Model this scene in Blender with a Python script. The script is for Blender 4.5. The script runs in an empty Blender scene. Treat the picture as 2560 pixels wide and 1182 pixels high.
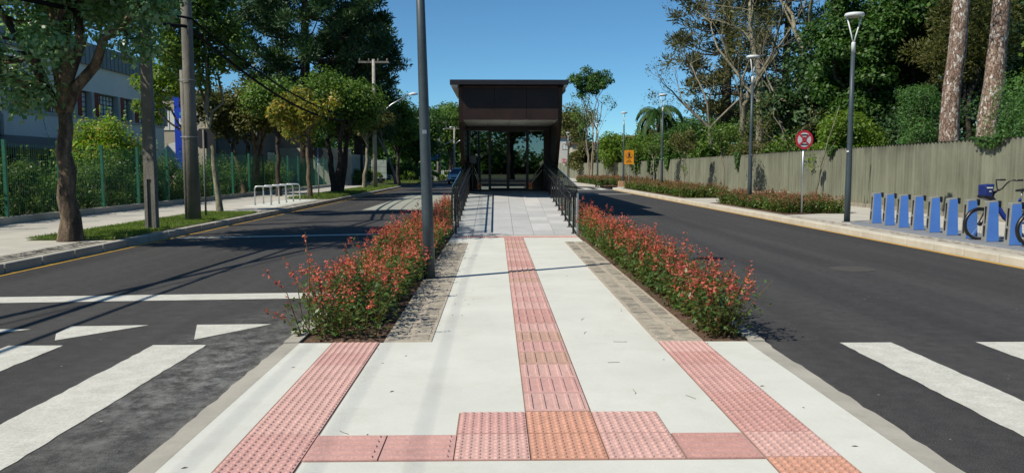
import bpy, math, random
import numpy as np
from mathutils import Vector, Matrix, Euler
R = math.radians
S = bpy.context.scene
COL = S.collection
random.seed(7)

# ------------------------------------------------------------------ camera
cam = bpy.data.cameras.new('camera'); co = bpy.data.objects.new('camera', cam); COL.objects.link(co)
cam.sensor_width = 36; cam.lens = 36 * 2022 / 2560; cam.clip_start = 0.05; cam.clip_end = 3000
TH = math.atan(172 / 2022); YA = math.atan(40 / 2022)
co.location = (0, 0, 1.55); co.rotation_euler = (math.pi / 2 - TH, 0, -YA)
S.camera = co
S.render.resolution_x = 1024; S.render.resolution_y = 472

# ------------------------------------------------------------------ sky + sun
SUN_EL = R(46.0)
sun_dir = Vector((-0.849 * math.cos(SUN_EL), -0.527 * math.cos(SUN_EL), math.sin(SUN_EL))).normalized()
w = bpy.data.worlds.new('World'); S.world = w; w.use_nodes = True
nt = w.node_tree; nt.nodes.clear()
sky = nt.nodes.new('ShaderNodeTexSky'); sky.sky_type = 'NISHITA'; sky.sun_disc = False
sky.sun_elevation = SUN_EL; sky.sun_rotation = math.atan2(sun_dir.x, sun_dir.y)
sky.air_density = 1.0; sky.dust_density = 0.05; sky.ozone_density = 2.0; sky.altitude = 2500
bg = nt.nodes.new('ShaderNodeBackground'); bg.inputs[1].default_value = 0.11
wo = nt.nodes.new('ShaderNodeOutputWorld')
hs = nt.nodes.new('ShaderNodeMix'); hs.data_type = 'RGBA'; hs.blend_type = 'MULTIPLY'; hs.inputs[0].default_value = 1; hs.inputs[7].default_value = (.50, .82, .94, 1)
nt.links.new(sky.outputs[0], hs.inputs[6]); nt.links.new(hs.outputs[2], bg.inputs[0]); nt.links.new(bg.outputs[0], wo.inputs[0])
sl = bpy.data.lights.new('sun', 'SUN'); sl.energy = 4.9; sl.angle = R(0.5); sl.color = (1, 0.92, 0.79)
so = bpy.data.objects.new('sun', sl); COL.objects.link(so)
so.rotation_euler = sun_dir.to_track_quat('Z', 'Y').to_euler()
S.view_settings.view_transform = 'Standard'; S.view_settings.look = 'None'
S.view_settings.exposure = 0.12; S.view_settings.gamma = 1
S.cycles.max_bounces = 6; S.cycles.diffuse_bounces = 3; S.cycles.glossy_bounces = 3
S.cycles.transparent_max_bounces = 12; S.cycles.transmission_bounces = 4
S.cycles.caustics_reflective = False; S.cycles.caustics_refractive = False

# ------------------------------------------------------------------ helpers
def XZ(px, py, Y):                      # world X,Z of a sight line at distance Y (used to survey sizes)
    return (px - 1240) / 2022 * Y, 1.55 + (419 - py) / 2022 * Y

class MB:
    def __init__(s): s.v = []; s.f = []; s.m = []; s.mi = 0
    def add(s, vs, fs):
        o = len(s.v); s.v += [tuple(p) for p in vs]
        for f in fs: s.f.append(tuple(i + o for i in f)); s.m.append(s.mi)
    def box(s, x0, x1, y0, y1, z0, z1, M=None):
        vs = [Vector((x, y, z)) for z in (z0, z1) for y in (y0, y1) for x in (x0, x1)]
        if M is not None: vs = [M @ p for p in vs]
        s.add(vs, [(0, 2, 3, 1), (4, 5, 7, 6), (0, 1, 5, 4), (1, 3, 7, 5), (3, 2, 6, 7), (2, 0, 4, 6)])
    def quad(s, a, b, c, d): s.add([a, b, c, d], [(0, 1, 2, 3)])
    def prism(s, pts, z0, z1):
        n = len(pts)
        s.add([(x, y, z0) for x, y in pts] + [(x, y, z1) for x, y in pts],
              [tuple(range(n))[::-1], tuple(range(n, 2 * n))] + [(i, (i + 1) % n, n + (i + 1) % n, n + i) for i in range(n)])
    def extr(s, pts, a, b, fn):          # polygon pts extruded from a to b, fn(u,v,t)->xyz
        n = len(pts)
        s.add([fn(u, v, a) for u, v in pts] + [fn(u, v, b) for u, v in pts],
              [tuple(range(n))[::-1], tuple(range(n, 2 * n))] + [(i, (i + 1) % n, n + (i + 1) % n, n + i) for i in range(n)])
    def tube(s, path, rad, n=8, cap=True, closed=False):
        P = [Vector(p) for p in path]; k = len(P)
        if not hasattr(rad, '__len__'): rad = [rad] * k
        vs = []; up = None
        for i, p in enumerate(P):
            if closed: t = P[(i + 1) % k] - P[i - 1]
            else: t = P[min(i + 1, k - 1)] - P[max(i - 1, 0)]
            if t.length < 1e-9: t = Vector((0, 0, 1))
            t.normalize()
            if up is None:
                up = Vector((0, 0, 1)) if abs(t.z) < .9 else Vector((1, 0, 0))
            a = (up - t * up.dot(t))
            if a.length < 1e-6: a = t.orthogonal()
            a.normalize(); b = t.cross(a); up = a
            for j in range(n):
                th = 2 * math.pi * j / n
                vs.append(p + (a * math.cos(th) + b * math.sin(th)) * rad[i])
        fs = []
        for i in range(k if closed else k - 1):
            for j in range(n):
                i2 = (i + 1) % k
                fs.append((i * n + j, i * n + (j + 1) % n, i2 * n + (j + 1) % n, i2 * n + j))
        if cap and not closed:
            fs.append(tuple(range(n))[::-1]); fs.append(tuple((k - 1) * n + j for j in range(n)))
        s.add(vs, fs)
    def lathe(s, prof, n=16, c=(0, 0, 0), M=None):
        vs = []; c = Vector(c)
        for r, z in prof:
            for j in range(n):
                th = 2 * math.pi * j / n; p = Vector((r * math.cos(th), r * math.sin(th), z))
                if M is not None: p = M @ p
                vs.append(p + c)
        k = len(prof)
        fs = [(i * n + j, i * n + (j + 1) % n, (i + 1) * n + (j + 1) % n, (i + 1) * n + j) for i in range(k - 1) for j in range(n)]
        fs.append(tuple(range(n))[::-1]); fs.append(tuple((k - 1) * n + j for j in range(n)))
        s.add(vs, fs)
    def build(s, name, mats, parent=None, smooth=False, loc=None):
        me = bpy.data.meshes.new(name); me.from_pydata(s.v, [], s.f)
        if not isinstance(mats, (list, tuple)): mats = [mats]
        for m in mats: me.materials.append(m)
        if len(mats) > 1: me.polygons.foreach_set('material_index', s.m)
        if smooth: me.polygons.foreach_set('use_smooth', [True] * len(me.polygons))
        me.update()
        o = bpy.data.objects.new(name, me); COL.objects.link(o)
        if parent: o.parent = parent
        if loc: o.location = loc
        return o

def bevel(o, w=0.01, seg=2):
    m = o.modifiers.new('bevel', 'BEVEL'); m.width = w; m.segments = seg; m.limit_method = 'ANGLE'; m.angle_limit = R(35); return o

def thing(name, label, cat, loc=(0, 0, 0), rz=0, group=None, rx=0, ry=0):
    o = bpy.data.objects.new(name, None); COL.objects.link(o); o.location = loc; o.rotation_euler = (rx, ry, rz)
    o.empty_display_size = .1
    o['label'] = label; o['category'] = cat
    if group: o['group'] = group
    return o
def tag(o, label, cat, group=None, kind=None):
    o['label'] = label; o['category'] = cat
    if group: o['group'] = group
    if kind: o['kind'] = kind
    return o
def struct(o): o['kind'] = 'structure'; return o
def dup(root, label, loc=None, rz=None, scale=None):
    r = root.copy(); COL.objects.link(r); r['label'] = label
    if loc is not None: r.location = loc
    if rz is not None: r.rotation_euler.z = rz
    if scale is not None: r.scale = (scale,) * 3 if not hasattr(scale, '__len__') else scale
    for ch in list(root.children):
        c = ch.copy(); COL.objects.link(c); c.parent = r
        for g in list(ch.children):
            d = g.copy(); COL.objects.link(d); d.parent = c
    return r

# ------------------------------------------------------------------ materials
def nodes(name):
    m = bpy.data.materials.new(name); m.use_nodes = True; t = m.node_tree; t.nodes.clear()
    o = t.nodes.new('ShaderNodeOutputMaterial'); return m, t, o
def N(t, k, **kw):
    n = t.nodes.new('ShaderNode' + k)
    for a, b in kw.items(): setattr(n, a, b)
    return n
def ramp(t, src, stops):
    r = N(t, 'ValToRGB'); el = r.color_ramp.elements
    while len(el) < len(stops): el.new(.5)
    for e, (p, c) in zip(el, stops): e.position = p; e.color = (*c[:3], 1)
    t.links.new(src, r.inputs[0]); return r.outputs[0]
def noise(t, scale, detail=4, rough=.55, vec=None, stretch=None):
    n = N(t, 'TexNoise'); n.inputs['Scale'].default_value = scale; n.inputs['Detail'].default_value = detail
    n.inputs['Roughness'].default_value = rough
    if stretch:
        mp = N(t, 'Mapping'); mp.inputs['Scale'].default_value = stretch
        t.links.new(vec, mp.inputs[0]); vec = mp.outputs[0]
    if vec is not None: t.links.new(vec, n.inputs['Vector'])
    return n.outputs[0]
def mixc(t, fac, a, b, mode='MIX'):
    m = N(t, 'Mix', data_type='RGBA', blend_type=mode)
    for i, v in ((0, fac), (6, a), (7, b)):
        if hasattr(v, 'is_linked') or hasattr(v, 'links'): t.links.new(v, m.inputs[i])
        else: m.inputs[i].default_value = v if i == 0 else (*v[:3], 1)
    return m.outputs[2]
def mat(name, c, rough=.7, c2=None, scale=3.0, fine=60., bump=.0, bscale=60., metal=0., spec=.5, stretch=None, coat=0., finec=.12, c3=None):
    m, t, o = nodes(name); b = N(t, 'BsdfPrincipled'); t.links.new(b.outputs[0], o.inputs[0])
    g = N(t, 'NewGeometry'); pos = g.outputs['Position']
    c2 = c2 or tuple(x * .75 for x in c)
    n1 = noise(t, scale, 5, .6, pos, stretch)
    st = [(.33, c2), (.66, c)]
    if c3: st = [(.28, c3), (.42, c2), (.62, c)]
    colr = ramp(t, n1, st)
    n2 = noise(t, fine, 3, .6, pos)
    f = ramp(t, n2, [(.3, (1 - finec * 2,) * 3), (.7, (1 + finec * .6,) * 3)])
    colr = mixc(t, 1.0, colr, f, 'MULTIPLY')
    t.links.new(colr, b.inputs['Base Color'])
    b.inputs['Roughness'].default_value = rough; b.inputs['Metallic'].default_value = metal
    b.inputs['Specular IOR Level'].default_value = spec
    if coat: b.inputs['Coat Weight'].default_value = coat
    if bump:
        bp = N(t, 'Bump'); bp.inputs['Strength'].default_value = bump; bp.inputs['Distance'].default_value = .02
        t.links.new(noise(t, bscale, 4, .6, pos, stretch), bp.inputs['Height']); t.links.new(bp.outputs[0], b.inputs['Normal'])
    return m
def leafmat(name, cols, trans=.3, rough=.5, spec=.35, tt=(1.5, 1.6, .6)):
    m, t, o = nodes(name); b = N(t, 'BsdfPrincipled'); g = N(t, 'NewGeometry')
    c = ramp(t, g.outputs['Random Per Island'], [(i / (len(cols) - 1) if len(cols) > 1 else 0, k) for i, k in enumerate(cols)])
    n1 = noise(t, .7, 3, .6, g.outputs['Position'])
    f = ramp(t, n1, [(.3, (.68, .68, .72)), (.7, (1.22, 1.2, 1.05))])
    c = mixc(t, 1., c, f, 'MULTIPLY')
    t.links.new(c, b.inputs['Base Color']); b.inputs['Roughness'].default_value = rough; b.inputs['Specular IOR Level'].default_value = spec
    tr = N(t, 'BsdfTranslucent'); c2 = mixc(t, 1., c, tt, 'MULTIPLY'); t.links.new(c2, tr.inputs[0])
    mx = N(t, 'MixShader'); mx.inputs[0].default_value = trans
    t.links.new(b.outputs[0], mx.inputs[1]); t.links.new(tr.outputs[0], mx.inputs[2]); t.links.new(mx.outputs[0], o.inputs[0])
    return m
def glass(name, tint=(.35, .4, .38), f0=.06, rough=.02):
    m, t, o = nodes(name); tr = N(t, 'BsdfTransparent'); tr.inputs[0].default_value = (*tint, 1)
    gl = N(t, 'BsdfGlossy'); gl.inputs['Roughness'].default_value = rough; gl.inputs[0].default_value = (.9, 1, .95, 1)
    lw = N(t, 'LayerWeight'); lw.inputs[0].default_value = .5; fr = N(t, 'Math', operation='POWER'); fr.inputs[1].default_value = 4.5; t.links.new(lw.outputs['Facing'], fr.inputs[0])
    ad = N(t, 'Math', operation='ADD'); ad.inputs[1].default_value = f0; t.links.new(fr.outputs[0], ad.inputs[0])
    mx = N(t, 'MixShader'); t.links.new(ad.outputs[0], mx.inputs[0]); t.links.new(tr.outputs[0], mx.inputs[1]); t.links.new(gl.outputs[0], mx.inputs[2])
    t.links.new(mx.outputs[0], o.inputs[0]); return m

def asphalt(name, base=.047, dust=True):
    m, t, o = nodes(name); b = N(t, 'BsdfPrincipled'); t.links.new(b.outputs[0], o.inputs[0])
    g = N(t, 'NewGeometry'); pos = g.outputs['Position']
    c = ramp(t, noise(t, .35, 5, .6, pos, (1, .25, 1)), [(.3, (base * .84, base * .83, base * .84)), (.7, (base * 1.2, base * 1.17, base * 1.12))])
    sp = ramp(t, noise(t, 140, 2, .7, pos), [(.33, (.45,) * 3), (.52, (1.0,) * 3), (.70, (2.6,) * 3)])
    c = mixc(t, 1., c, sp, 'MULTIPLY')
    md = ramp(t, noise(t, 7, 6, .75, pos), [(.35, (.8,) * 3), (.65, (1.22,) * 3)]); c = mixc(t, 1., c, md, 'MULTIPLY')
    tk = ramp(t, noise(t, .9, 3, .5, pos, (1.6, .05, 1)), [(.4, (.86,) * 3), (.6, (1.14,) * 3)]); c = mixc(t, 1., c, tk, 'MULTIPLY')
    if dust:
        # whitish cement dust tracked on to the road beside the left kerb of the crossing
        sx = N(t, 'SeparateXYZ'); t.links.new(pos, sx.inputs[0])
        vm = N(t, 'VectorMath', operation='DISTANCE'); vm.inputs[1].default_value = (-2.15, 6.2, 0)
        mp = N(t, 'Mapping'); mp.inputs['Scale'].default_value = (1, .3, 0); mp.inputs['Location'].default_value = (0, 4.35, 0)
        t.links.new(pos, mp.inputs[0]); t.links.new(mp.outputs[0], vm.inputs[0])
        mr = N(t, 'MapRange'); mr.inputs[1].default_value = 1.0; mr.inputs[2].default_value = .1; t.links.new(vm.outputs['Value'], mr.inputs[0])
        nn = ramp(t, noise(t, 5.5, 12, .85, pos, (1, .8, 1)), [(.44, (0,) * 3), (.66, (1,) * 3)])
        mm = N(t, 'Math', operation='MULTIPLY'); t.links.new(mr.outputs[0], mm.inputs[0]); t.links.new(nn, mm.inputs[1])
        m2 = N(t, 'Math', operation='MULTIPLY'); t.links.new(mm.outputs[0], m2.inputs[0]); m2.inputs[1].default_value = .85
        c = mixc(t, m2.outputs[0], c, (.34, .35, .33))
        # scattered light specks and flakes
        vo = N(t, 'TexVoronoi'); vo.inputs['Scale'].default_value = 5.5; t.links.new(pos, vo.inputs['Vector'])
        fl = ramp(t, vo.outputs['Distance'], [(.035, (1,) * 3), (.06, (0,) * 3)])
        ms = ramp(t, noise(t, .5, 2, .5, pos), [(.47, (0,) * 3), (.60, (.8,) * 3)])
        mu = N(t, 'Math', operation='MULTIPLY'); t.links.new(fl, mu.inputs[0]); t.links.new(ms, mu.inputs[1])
        c = mixc(t, mu.outputs[0], c, (.4, .4, .38))
    t.links.new(c, b.inputs['Base Color']); b.inputs['Roughness'].default_value = .82; b.inputs['Specular IOR Level'].default_value = .3
    bp = N(t, 'Bump'); bp.inputs['Strength'].default_value = .5; bp.inputs['Distance'].default_value = .008
    t.links.new(noise(t, 120, 3, .6, pos), bp.inputs['Height']); t.links.new(bp.outputs[0], b.inputs['Normal'])
    return m
def concrete_mat(name, c, c2, stain=(.45, .42, .34), amt=.25, gr=90):
    m, t, o = nodes(name); b = N(t, 'BsdfPrincipled'); t.links.new(b.outputs[0], o.inputs[0])
    g = N(t, 'NewGeometry'); pos = g.outputs['Position']
    col = ramp(t, noise(t, 1.1, 6, .6, pos), [(.3, c2), (.65, c)])
    s1 = ramp(t, noise(t, 1.7, 9, .78, pos), [(.50, (0,) * 3), (.74, (amt,) * 3)])
    col = mixc(t, s1, col, stain)
    sp = ramp(t, noise(t, gr, 3, .65, pos), [(.3, (.95,) * 3), (.7, (1.03,) * 3)])
    col = mixc(t, 1., col, sp, 'MULTIPLY')
    t.links.new(col, b.inputs['Base Color']); b.inputs['Roughness'].default_value = .85; b.inputs['Specular IOR Level'].default_value = .25
    bp = N(t, 'Bump'); bp.inputs['Strength'].default_value = .15; bp.inputs['Distance'].default_value = .004
    t.links.new(noise(t, gr, 4, .6, pos), bp.inputs['Height']); t.links.new(bp.outputs[0], b.inputs['Normal'])
    return m
def wallmat():
    m, t, o = nodes('board concrete'); b = N(t, 'BsdfPrincipled'); t.links.new(b.outputs[0], o.inputs[0])
    g = N(t, 'NewGeometry'); pos = g.outputs['Position']
    col = ramp(t, noise(t, .9, 6, .65, pos, (1, 1, .6)), [(.3, (.150, .160, .118)), (.68, (.228, .242, .182))])
    st = ramp(t, noise(t, 2.2, 5, .7, pos, (3, 3, .12)), [(.40, (.78, .77, .73)), (.64, (1.06, 1.06, 1.04))])
    col = mixc(t, 1., col, st, 'MULTIPLY')
    sx = N(t, 'SeparateXYZ'); t.links.new(pos, sx.inputs[0])
    # damp dark growth along the coping that runs down in tongues
    nn = noise(t, 1.3, 4, .6, pos, (2, 2, .05))
    ad = N(t, 'Math', operation='MULTIPLY_ADD'); ad.inputs[1].default_value = 1.1; t.links.new(nn, ad.inputs[0]); t.links.new(sx.outputs[2], ad.inputs[2])
    gg = ramp(t, ad.outputs[0], [(0, (0,) * 3), (1, (0,) * 3)])
    mr = N(t, 'MapRange'); mr.inputs[1].default_value = 2.62; mr.inputs[2].default_value = 2.95; mr.inputs[4].default_value = .62; t.links.new(ad.outputs[0], mr.inputs[0])
    col = mixc(t, mr.outputs[0], col, (.06, .06, .045))
    mr2 = N(t, 'MapRange'); mr2.inputs[1].default_value = .55; mr2.inputs[2].default_value = .15; mr2.inputs[4].default_value = .4; t.links.new(sx.outputs[2], mr2.inputs[0])
    col = mixc(t, mr2.outputs[0], col, (.2, .15, .10))
    t.links.new(col, b.inputs['Base Color']); b.inputs['Roughness'].default_value = .9
    bp = N(t, 'Bump'); bp.inputs['Strength'].default_value = .5; bp.inputs['Distance'].default_value = .02
    t.links.new(noise(t, 30, 4, .6, pos), bp.inputs['Height']); t.links.new(bp.outputs[0], b.inputs['Normal'])
    return m

M_asph = asphalt('asphalt'); M_asph2 = asphalt('far asphalt', .045, False)
M_conc = concrete_mat('platform concrete', (.645, .66, .60), (.57, .585, .53), amt=.42)
M_walk = concrete_mat('sidewalk concrete', (.52, .50, .44), (.42, .41, .36), amt=.3)
M_kerb = concrete_mat('kerb concrete', (.44, .42, .36), (.3, .29, .25), (.2, .19, .16), .5)
M_ramp = concrete_mat('ramp paving', (.44, .45, .45), (.37, .38, .38), (.2, .2, .2), .3)
M_paint = mat('road paint', (.66, .66, .59), .7, (.54, .54, .48), 6, 50, .2, 90, finec=.1)
M_yel = mat('yellow paint', (.62, .36, .05), .7, (.45, .27, .06), 5)
M_tp = [mat('pink tile %d' % i, c, .8, tuple(x * .86 for x in c), 7, 80, .15, 80) for i, c in enumerate([(.62, .37, .33), (.66, .42, .37), (.58, .33, .29), (.56, .36, .28), (.64, .345, .245)])]
M_joint = mat('joint grit', (.30, .19, .16), .9)
M_sett = [mat('granite sett %d' % i, c, .85, tuple(x * .6 for x in c), 14, 70, .6, 40) for i, c in enumerate([(.40, .37, .30), (.50, .46, .37), (.28, .26, .22)])]
M_mortar = mat('sand mortar', (.50, .44, .35), .95, (.38, .33, .26), 8, 60, .4)
M_soil = mat('soil', (.17, .10, .06), .95, (.09, .055, .035), 6, 40, .9, 30, finec=.3)
M_dirt = mat('ground', (.10, .12, .05), .95, (.07, .08, .035), .6, 20, .3)
M_grassb = mat('lawn soil', (.09, .12, .03), .95, (.06, .08, .02), 3, 30, .5)
M_pole = mat('graphite paint', (.058, .080, .092), .45, (.045, .064, .075), 8, 60, finec=.08, spec=.35)
M_white = mat('white enamel', (.72, .76, .74), .45, (.66, .70, .68), 4)
M_black = mat('black enamel', (.018, .018, .02), .38, (.012, .012, .014), 6)
M_brown = mat('dark brown cladding', (.038, .023, .019), .33, (.022, .014, .012), 1.6, 20, finec=.08, spec=.35)
M_red = mat('sun-striped brown slat', (.16, .045, .03), .5)  # redder than the cladding: sunlight on the inner wall put into the colour
M_roof = mat('roof edge', (.014, .014, .02), .45)
M_soff = mat('soffit panel', (.62, .62, .52), .4, (.5, .52, .45), 1)
M_steel = mat('galvanised steel', (.56, .60, .62), .38, (.42, .46, .48), 12, 60, metal=.75)
M_blue = mat('blue panel', (.09, .24, .66), .45, (.075, .21, .6), 3, finec=.04)
M_gray = mat('grey housing', (.27, .28, .26), .5, (.22, .23, .21), 6)
M_base = mat('grey plinth', (.24, .26, .29), .8, (.2, .22, .25), 4)
M_wall = wallmat()
M_polec = mat('pole concrete', (.22, .21, .18), .9, (.12, .115, .10), 3, 40, .5, 30, stretch=(1, 1, .35))
M_bark = mat('grey brown bark', (.20, .155, .10), .95, (.07, .052, .036), 5, 30, 1., 14, stretch=(2, 2, .5), finec=.25)
M_bark1 = mat('patchy bark', (.26, .19, .12), .95, (.055, .04, .028), 2.2, 30, 1., 16, stretch=(2, 2, .7), finec=.25, c3=(.04, .03, .025))
M_barkd = mat('dark bark', (.07, .052, .04), .95, (.035, .028, .022), 5, 30, .8, 14)
M_barkl = mat('lichen bark', (.34, .32, .22), .95, (.12, .105, .07), 2.8, 20, .8, 12, stretch=(2, 2, .8), finec=.2)
def flaky(name):
    m, t, o = nodes(name); b = N(t, 'BsdfPrincipled'); t.links.new(b.outputs[0], o.inputs[0]); pos = N(t, 'NewGeometry').outputs['Position']
    mp = N(t, 'Mapping'); mp.inputs['Scale'].default_value = (1, 1, .4); ds = N(t, 'VectorMath', operation='ADD'); n0 = N(t, 'TexNoise'); n0.inputs['Scale'].default_value = 6; t.links.new(pos, n0.inputs['Vector'])
    sc = N(t, 'VectorMath', operation='SCALE'); sc.inputs['Scale'].default_value = .16; t.links.new(n0.outputs['Color'], sc.inputs[0]); t.links.new(pos, ds.inputs[0]); t.links.new(sc.outputs[0], ds.inputs[1]); t.links.new(ds.outputs[0], mp.inputs[0])
    v1 = N(t, 'TexVoronoi'); v1.inputs['Scale'].default_value = 17; t.links.new(mp.outputs[0], v1.inputs['Vector']); v2 = N(t, 'TexVoronoi', feature='DISTANCE_TO_EDGE'); v2.inputs['Scale'].default_value = 17; t.links.new(mp.outputs[0], v2.inputs['Vector'])
    sx = N(t, 'SeparateColor'); t.links.new(v1.outputs['Color'], sx.inputs[0]); c = ramp(t, sx.outputs[0], [(.1, (.17, .11, .08)), (.4, (.28, .19, .145)), (.7, (.38, .29, .23)), (.95, (.56, .53, .48))])
    e = ramp(t, v2.outputs['Distance'], [(.0, (.35,) * 3), (.09, (1,) * 3)]); c = mixc(t, 1., c, e, 'MULTIPLY'); t.links.new(c, b.inputs['Base Color']); b.inputs['Roughness'].default_value = .95
    bp = N(t, 'Bump'); bp.inputs['Strength'].default_value = 1; bp.inputs['Distance'].default_value = .04; t.links.new(e, bp.inputs['Height']); t.links.new(bp.outputs[0], b.inputs['Normal']); return m
M_barkp = flaky('flaking pine bark')
M_twig = mat('grey twig', (.30, .26, .20), .95, (.17, .14, .11), 2)
L_T1 = leafmat('broad pale leaves', [(.06, .15, .055), (.15, .30, .15), (.30, .46, .30), (.10, .21, .07)], .36, .36, .8)
L_mid = leafmat('mid green leaves', [(.055, .12, .022), (.10, .185, .032), (.16, .25, .05)], .3)
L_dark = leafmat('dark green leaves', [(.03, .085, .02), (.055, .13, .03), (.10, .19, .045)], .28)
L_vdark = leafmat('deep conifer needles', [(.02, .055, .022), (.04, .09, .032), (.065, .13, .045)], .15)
L_olive = leafmat('olive leaves', [(.07, .085, .025), (.12, .13, .04), (.15, .15, .05)], .3)
L_yel = leafmat('yellowing leaves', [(.50, .36, .07), (.14, .22, .03), (.58, .44, .12), (.09, .16, .03), (.22, .22, .04), (.12, .17, .03)], .35)
L_lime = leafmat('fresh green leaves', [(.08, .17, .02), (.13, .23, .03), (.18, .24, .04)], .4)
L_limey = leafmat('lit shrub leaves', [(.11, .27, .03), (.17, .33, .04), (.25, .36, .05), (.36, .25, .06)], .35)
L_feath = leafmat('feathery leaves', [(.06, .16, .05), (.09, .20, .07), (.13, .25, .08)], .35)
L_hedge = leafmat('hedge leaves', [(.045, .10, .03), (.08, .16, .04), (.12, .20, .05), (.15, .11, .045)], .3, .45, .5)
L_box = leafmat('clipped hedge leaves', [(.04, .10, .02), (.08, .15, .03), (.12, .19, .04)], .25)
L_flow = leafmat('red blossoms', [(.60, .09, .09), (.74, .20, .10), (.80, .28, .16), (.66, .12, .17), (.70, .20, .09), (.52, .06, .06)], .3, .5, .3, (1.2, 1.0, 1.0))
L_flowf = leafmat('faded blossoms', [(.38, .15, .11), (.44, .21, .15), (.34, .12, .10), (.26, .20, .09), (.20, .17, .06)], .3, .6, .2, (1.2, 1.0, .9))
L_stem = leafmat('reddish stems', [(.20, .16, .05), (.28, .14, .06), (.14, .15, .04)], .2)
L_grass = leafmat('grass blades', [(.07, .15, .02), (.12, .22, .03), (.17, .25, .05), (.22, .22, .09)], .35)
L_palm = leafmat('palm leaflets', [(.02, .06, .015), (.035, .09, .02), (.06, .13, .025)], .25, .55, .25)

# ------------------------------------------------------------------ foliage
rng = np.random.default_rng(11)
def leaf_mesh(P, Nn, size, aspect, rg, A=None, fold=.25):
    """diamond leaves: P centres, Nn normals, A long axes (optional)"""
    n = len(P)
    if A is None: A = rg.normal(size=(n, 3))
    A = A - Nn * (A * Nn).sum(1)[:, None]; A /= np.linalg.norm(A, axis=1)[:, None] + 1e-9
    B = np.cross(Nn, A)
    s = (size * rg.uniform(.6, 1.3, n))[:, None] if np.isscalar(size) else size[:, None]
    h = s * .5; wd = s * .5 * aspect
    V = np.empty((n, 4, 3)); V[:, 0] = P - A * h; V[:, 2] = P + A * h
    V[:, 1] = P - B * wd + Nn * h * fold + A * h * .1; V[:, 3] = P + B * wd + Nn * h * fold + A * h * .1
    return V.reshape(-1, 3)
def build_leaves(name, Vl, m, parent):
    V = np.concatenate(Vl) if isinstance(Vl, list) else Vl
    n = len(V) // 4; me = bpy.data.meshes.new(name)
    me.vertices.add(n * 4); me.vertices.foreach_set('co', V.astype(np.float32).ravel())
    me.loops.add(n * 4); me.loops.foreach_set('vertex_index', np.arange(n * 4, dtype=np.int32))
    me.polygons.add(n); me.polygons.foreach_set('loop_start', np.arange(0, n * 4, 4, dtype=np.int32))
    me.materials.append(m); me.update(calc_edges=True)
    o = bpy.data.objects.new(name, me); COL.objects.link(o)
    if parent: o.parent = parent
    return o
def unit(a): return a / (np.linalg.norm(a, axis=1)[:, None] + 1e-9)
def clump(c, r, n, size, aspect, rg, flat=.75, upb=.6, radial=False, fold=.25):
    d = unit(rg.normal(size=(n, 3))); u = rg.uniform(0, 1, n) ** .45
    P = np.array(c) + d * u[:, None] * r * np.array([1, 1, flat])
    P += rg.normal(size=(n, 3)) * r * .06
    if radial:
        A = unit(d + np.array([0, 0, .35]) + rg.normal(size=(n, 3)) * .3); Nn = unit(np.cross(A, rg.normal(size=(n, 3))))
        return leaf_mesh(P, Nn, size, aspect, rg, A, fold)
    Nn = unit(d * .6 + np.array([0, 0, upb]) + rg.normal(size=(n, 3)) * .55)
    return leaf_mesh(P, Nn, size, aspect, rg, None, fold)
def bez(a, b, k, sag, rnd, seed):
    rr = random.Random(seed); a = Vector(a); b = Vector(b); L = (b - a).length; out = []
    for i in range(k + 1):
        t = i / k; p = a.lerp(b, t); w_ = math.sin(math.pi * t)
        p = p + Vector((rr.uniform(-1, 1), rr.uniform(-1, 1), rr.uniform(-1, 1))) * rnd * L * w_
        p.z -= sag * L * w_
        out.append(p)
    return out

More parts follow.
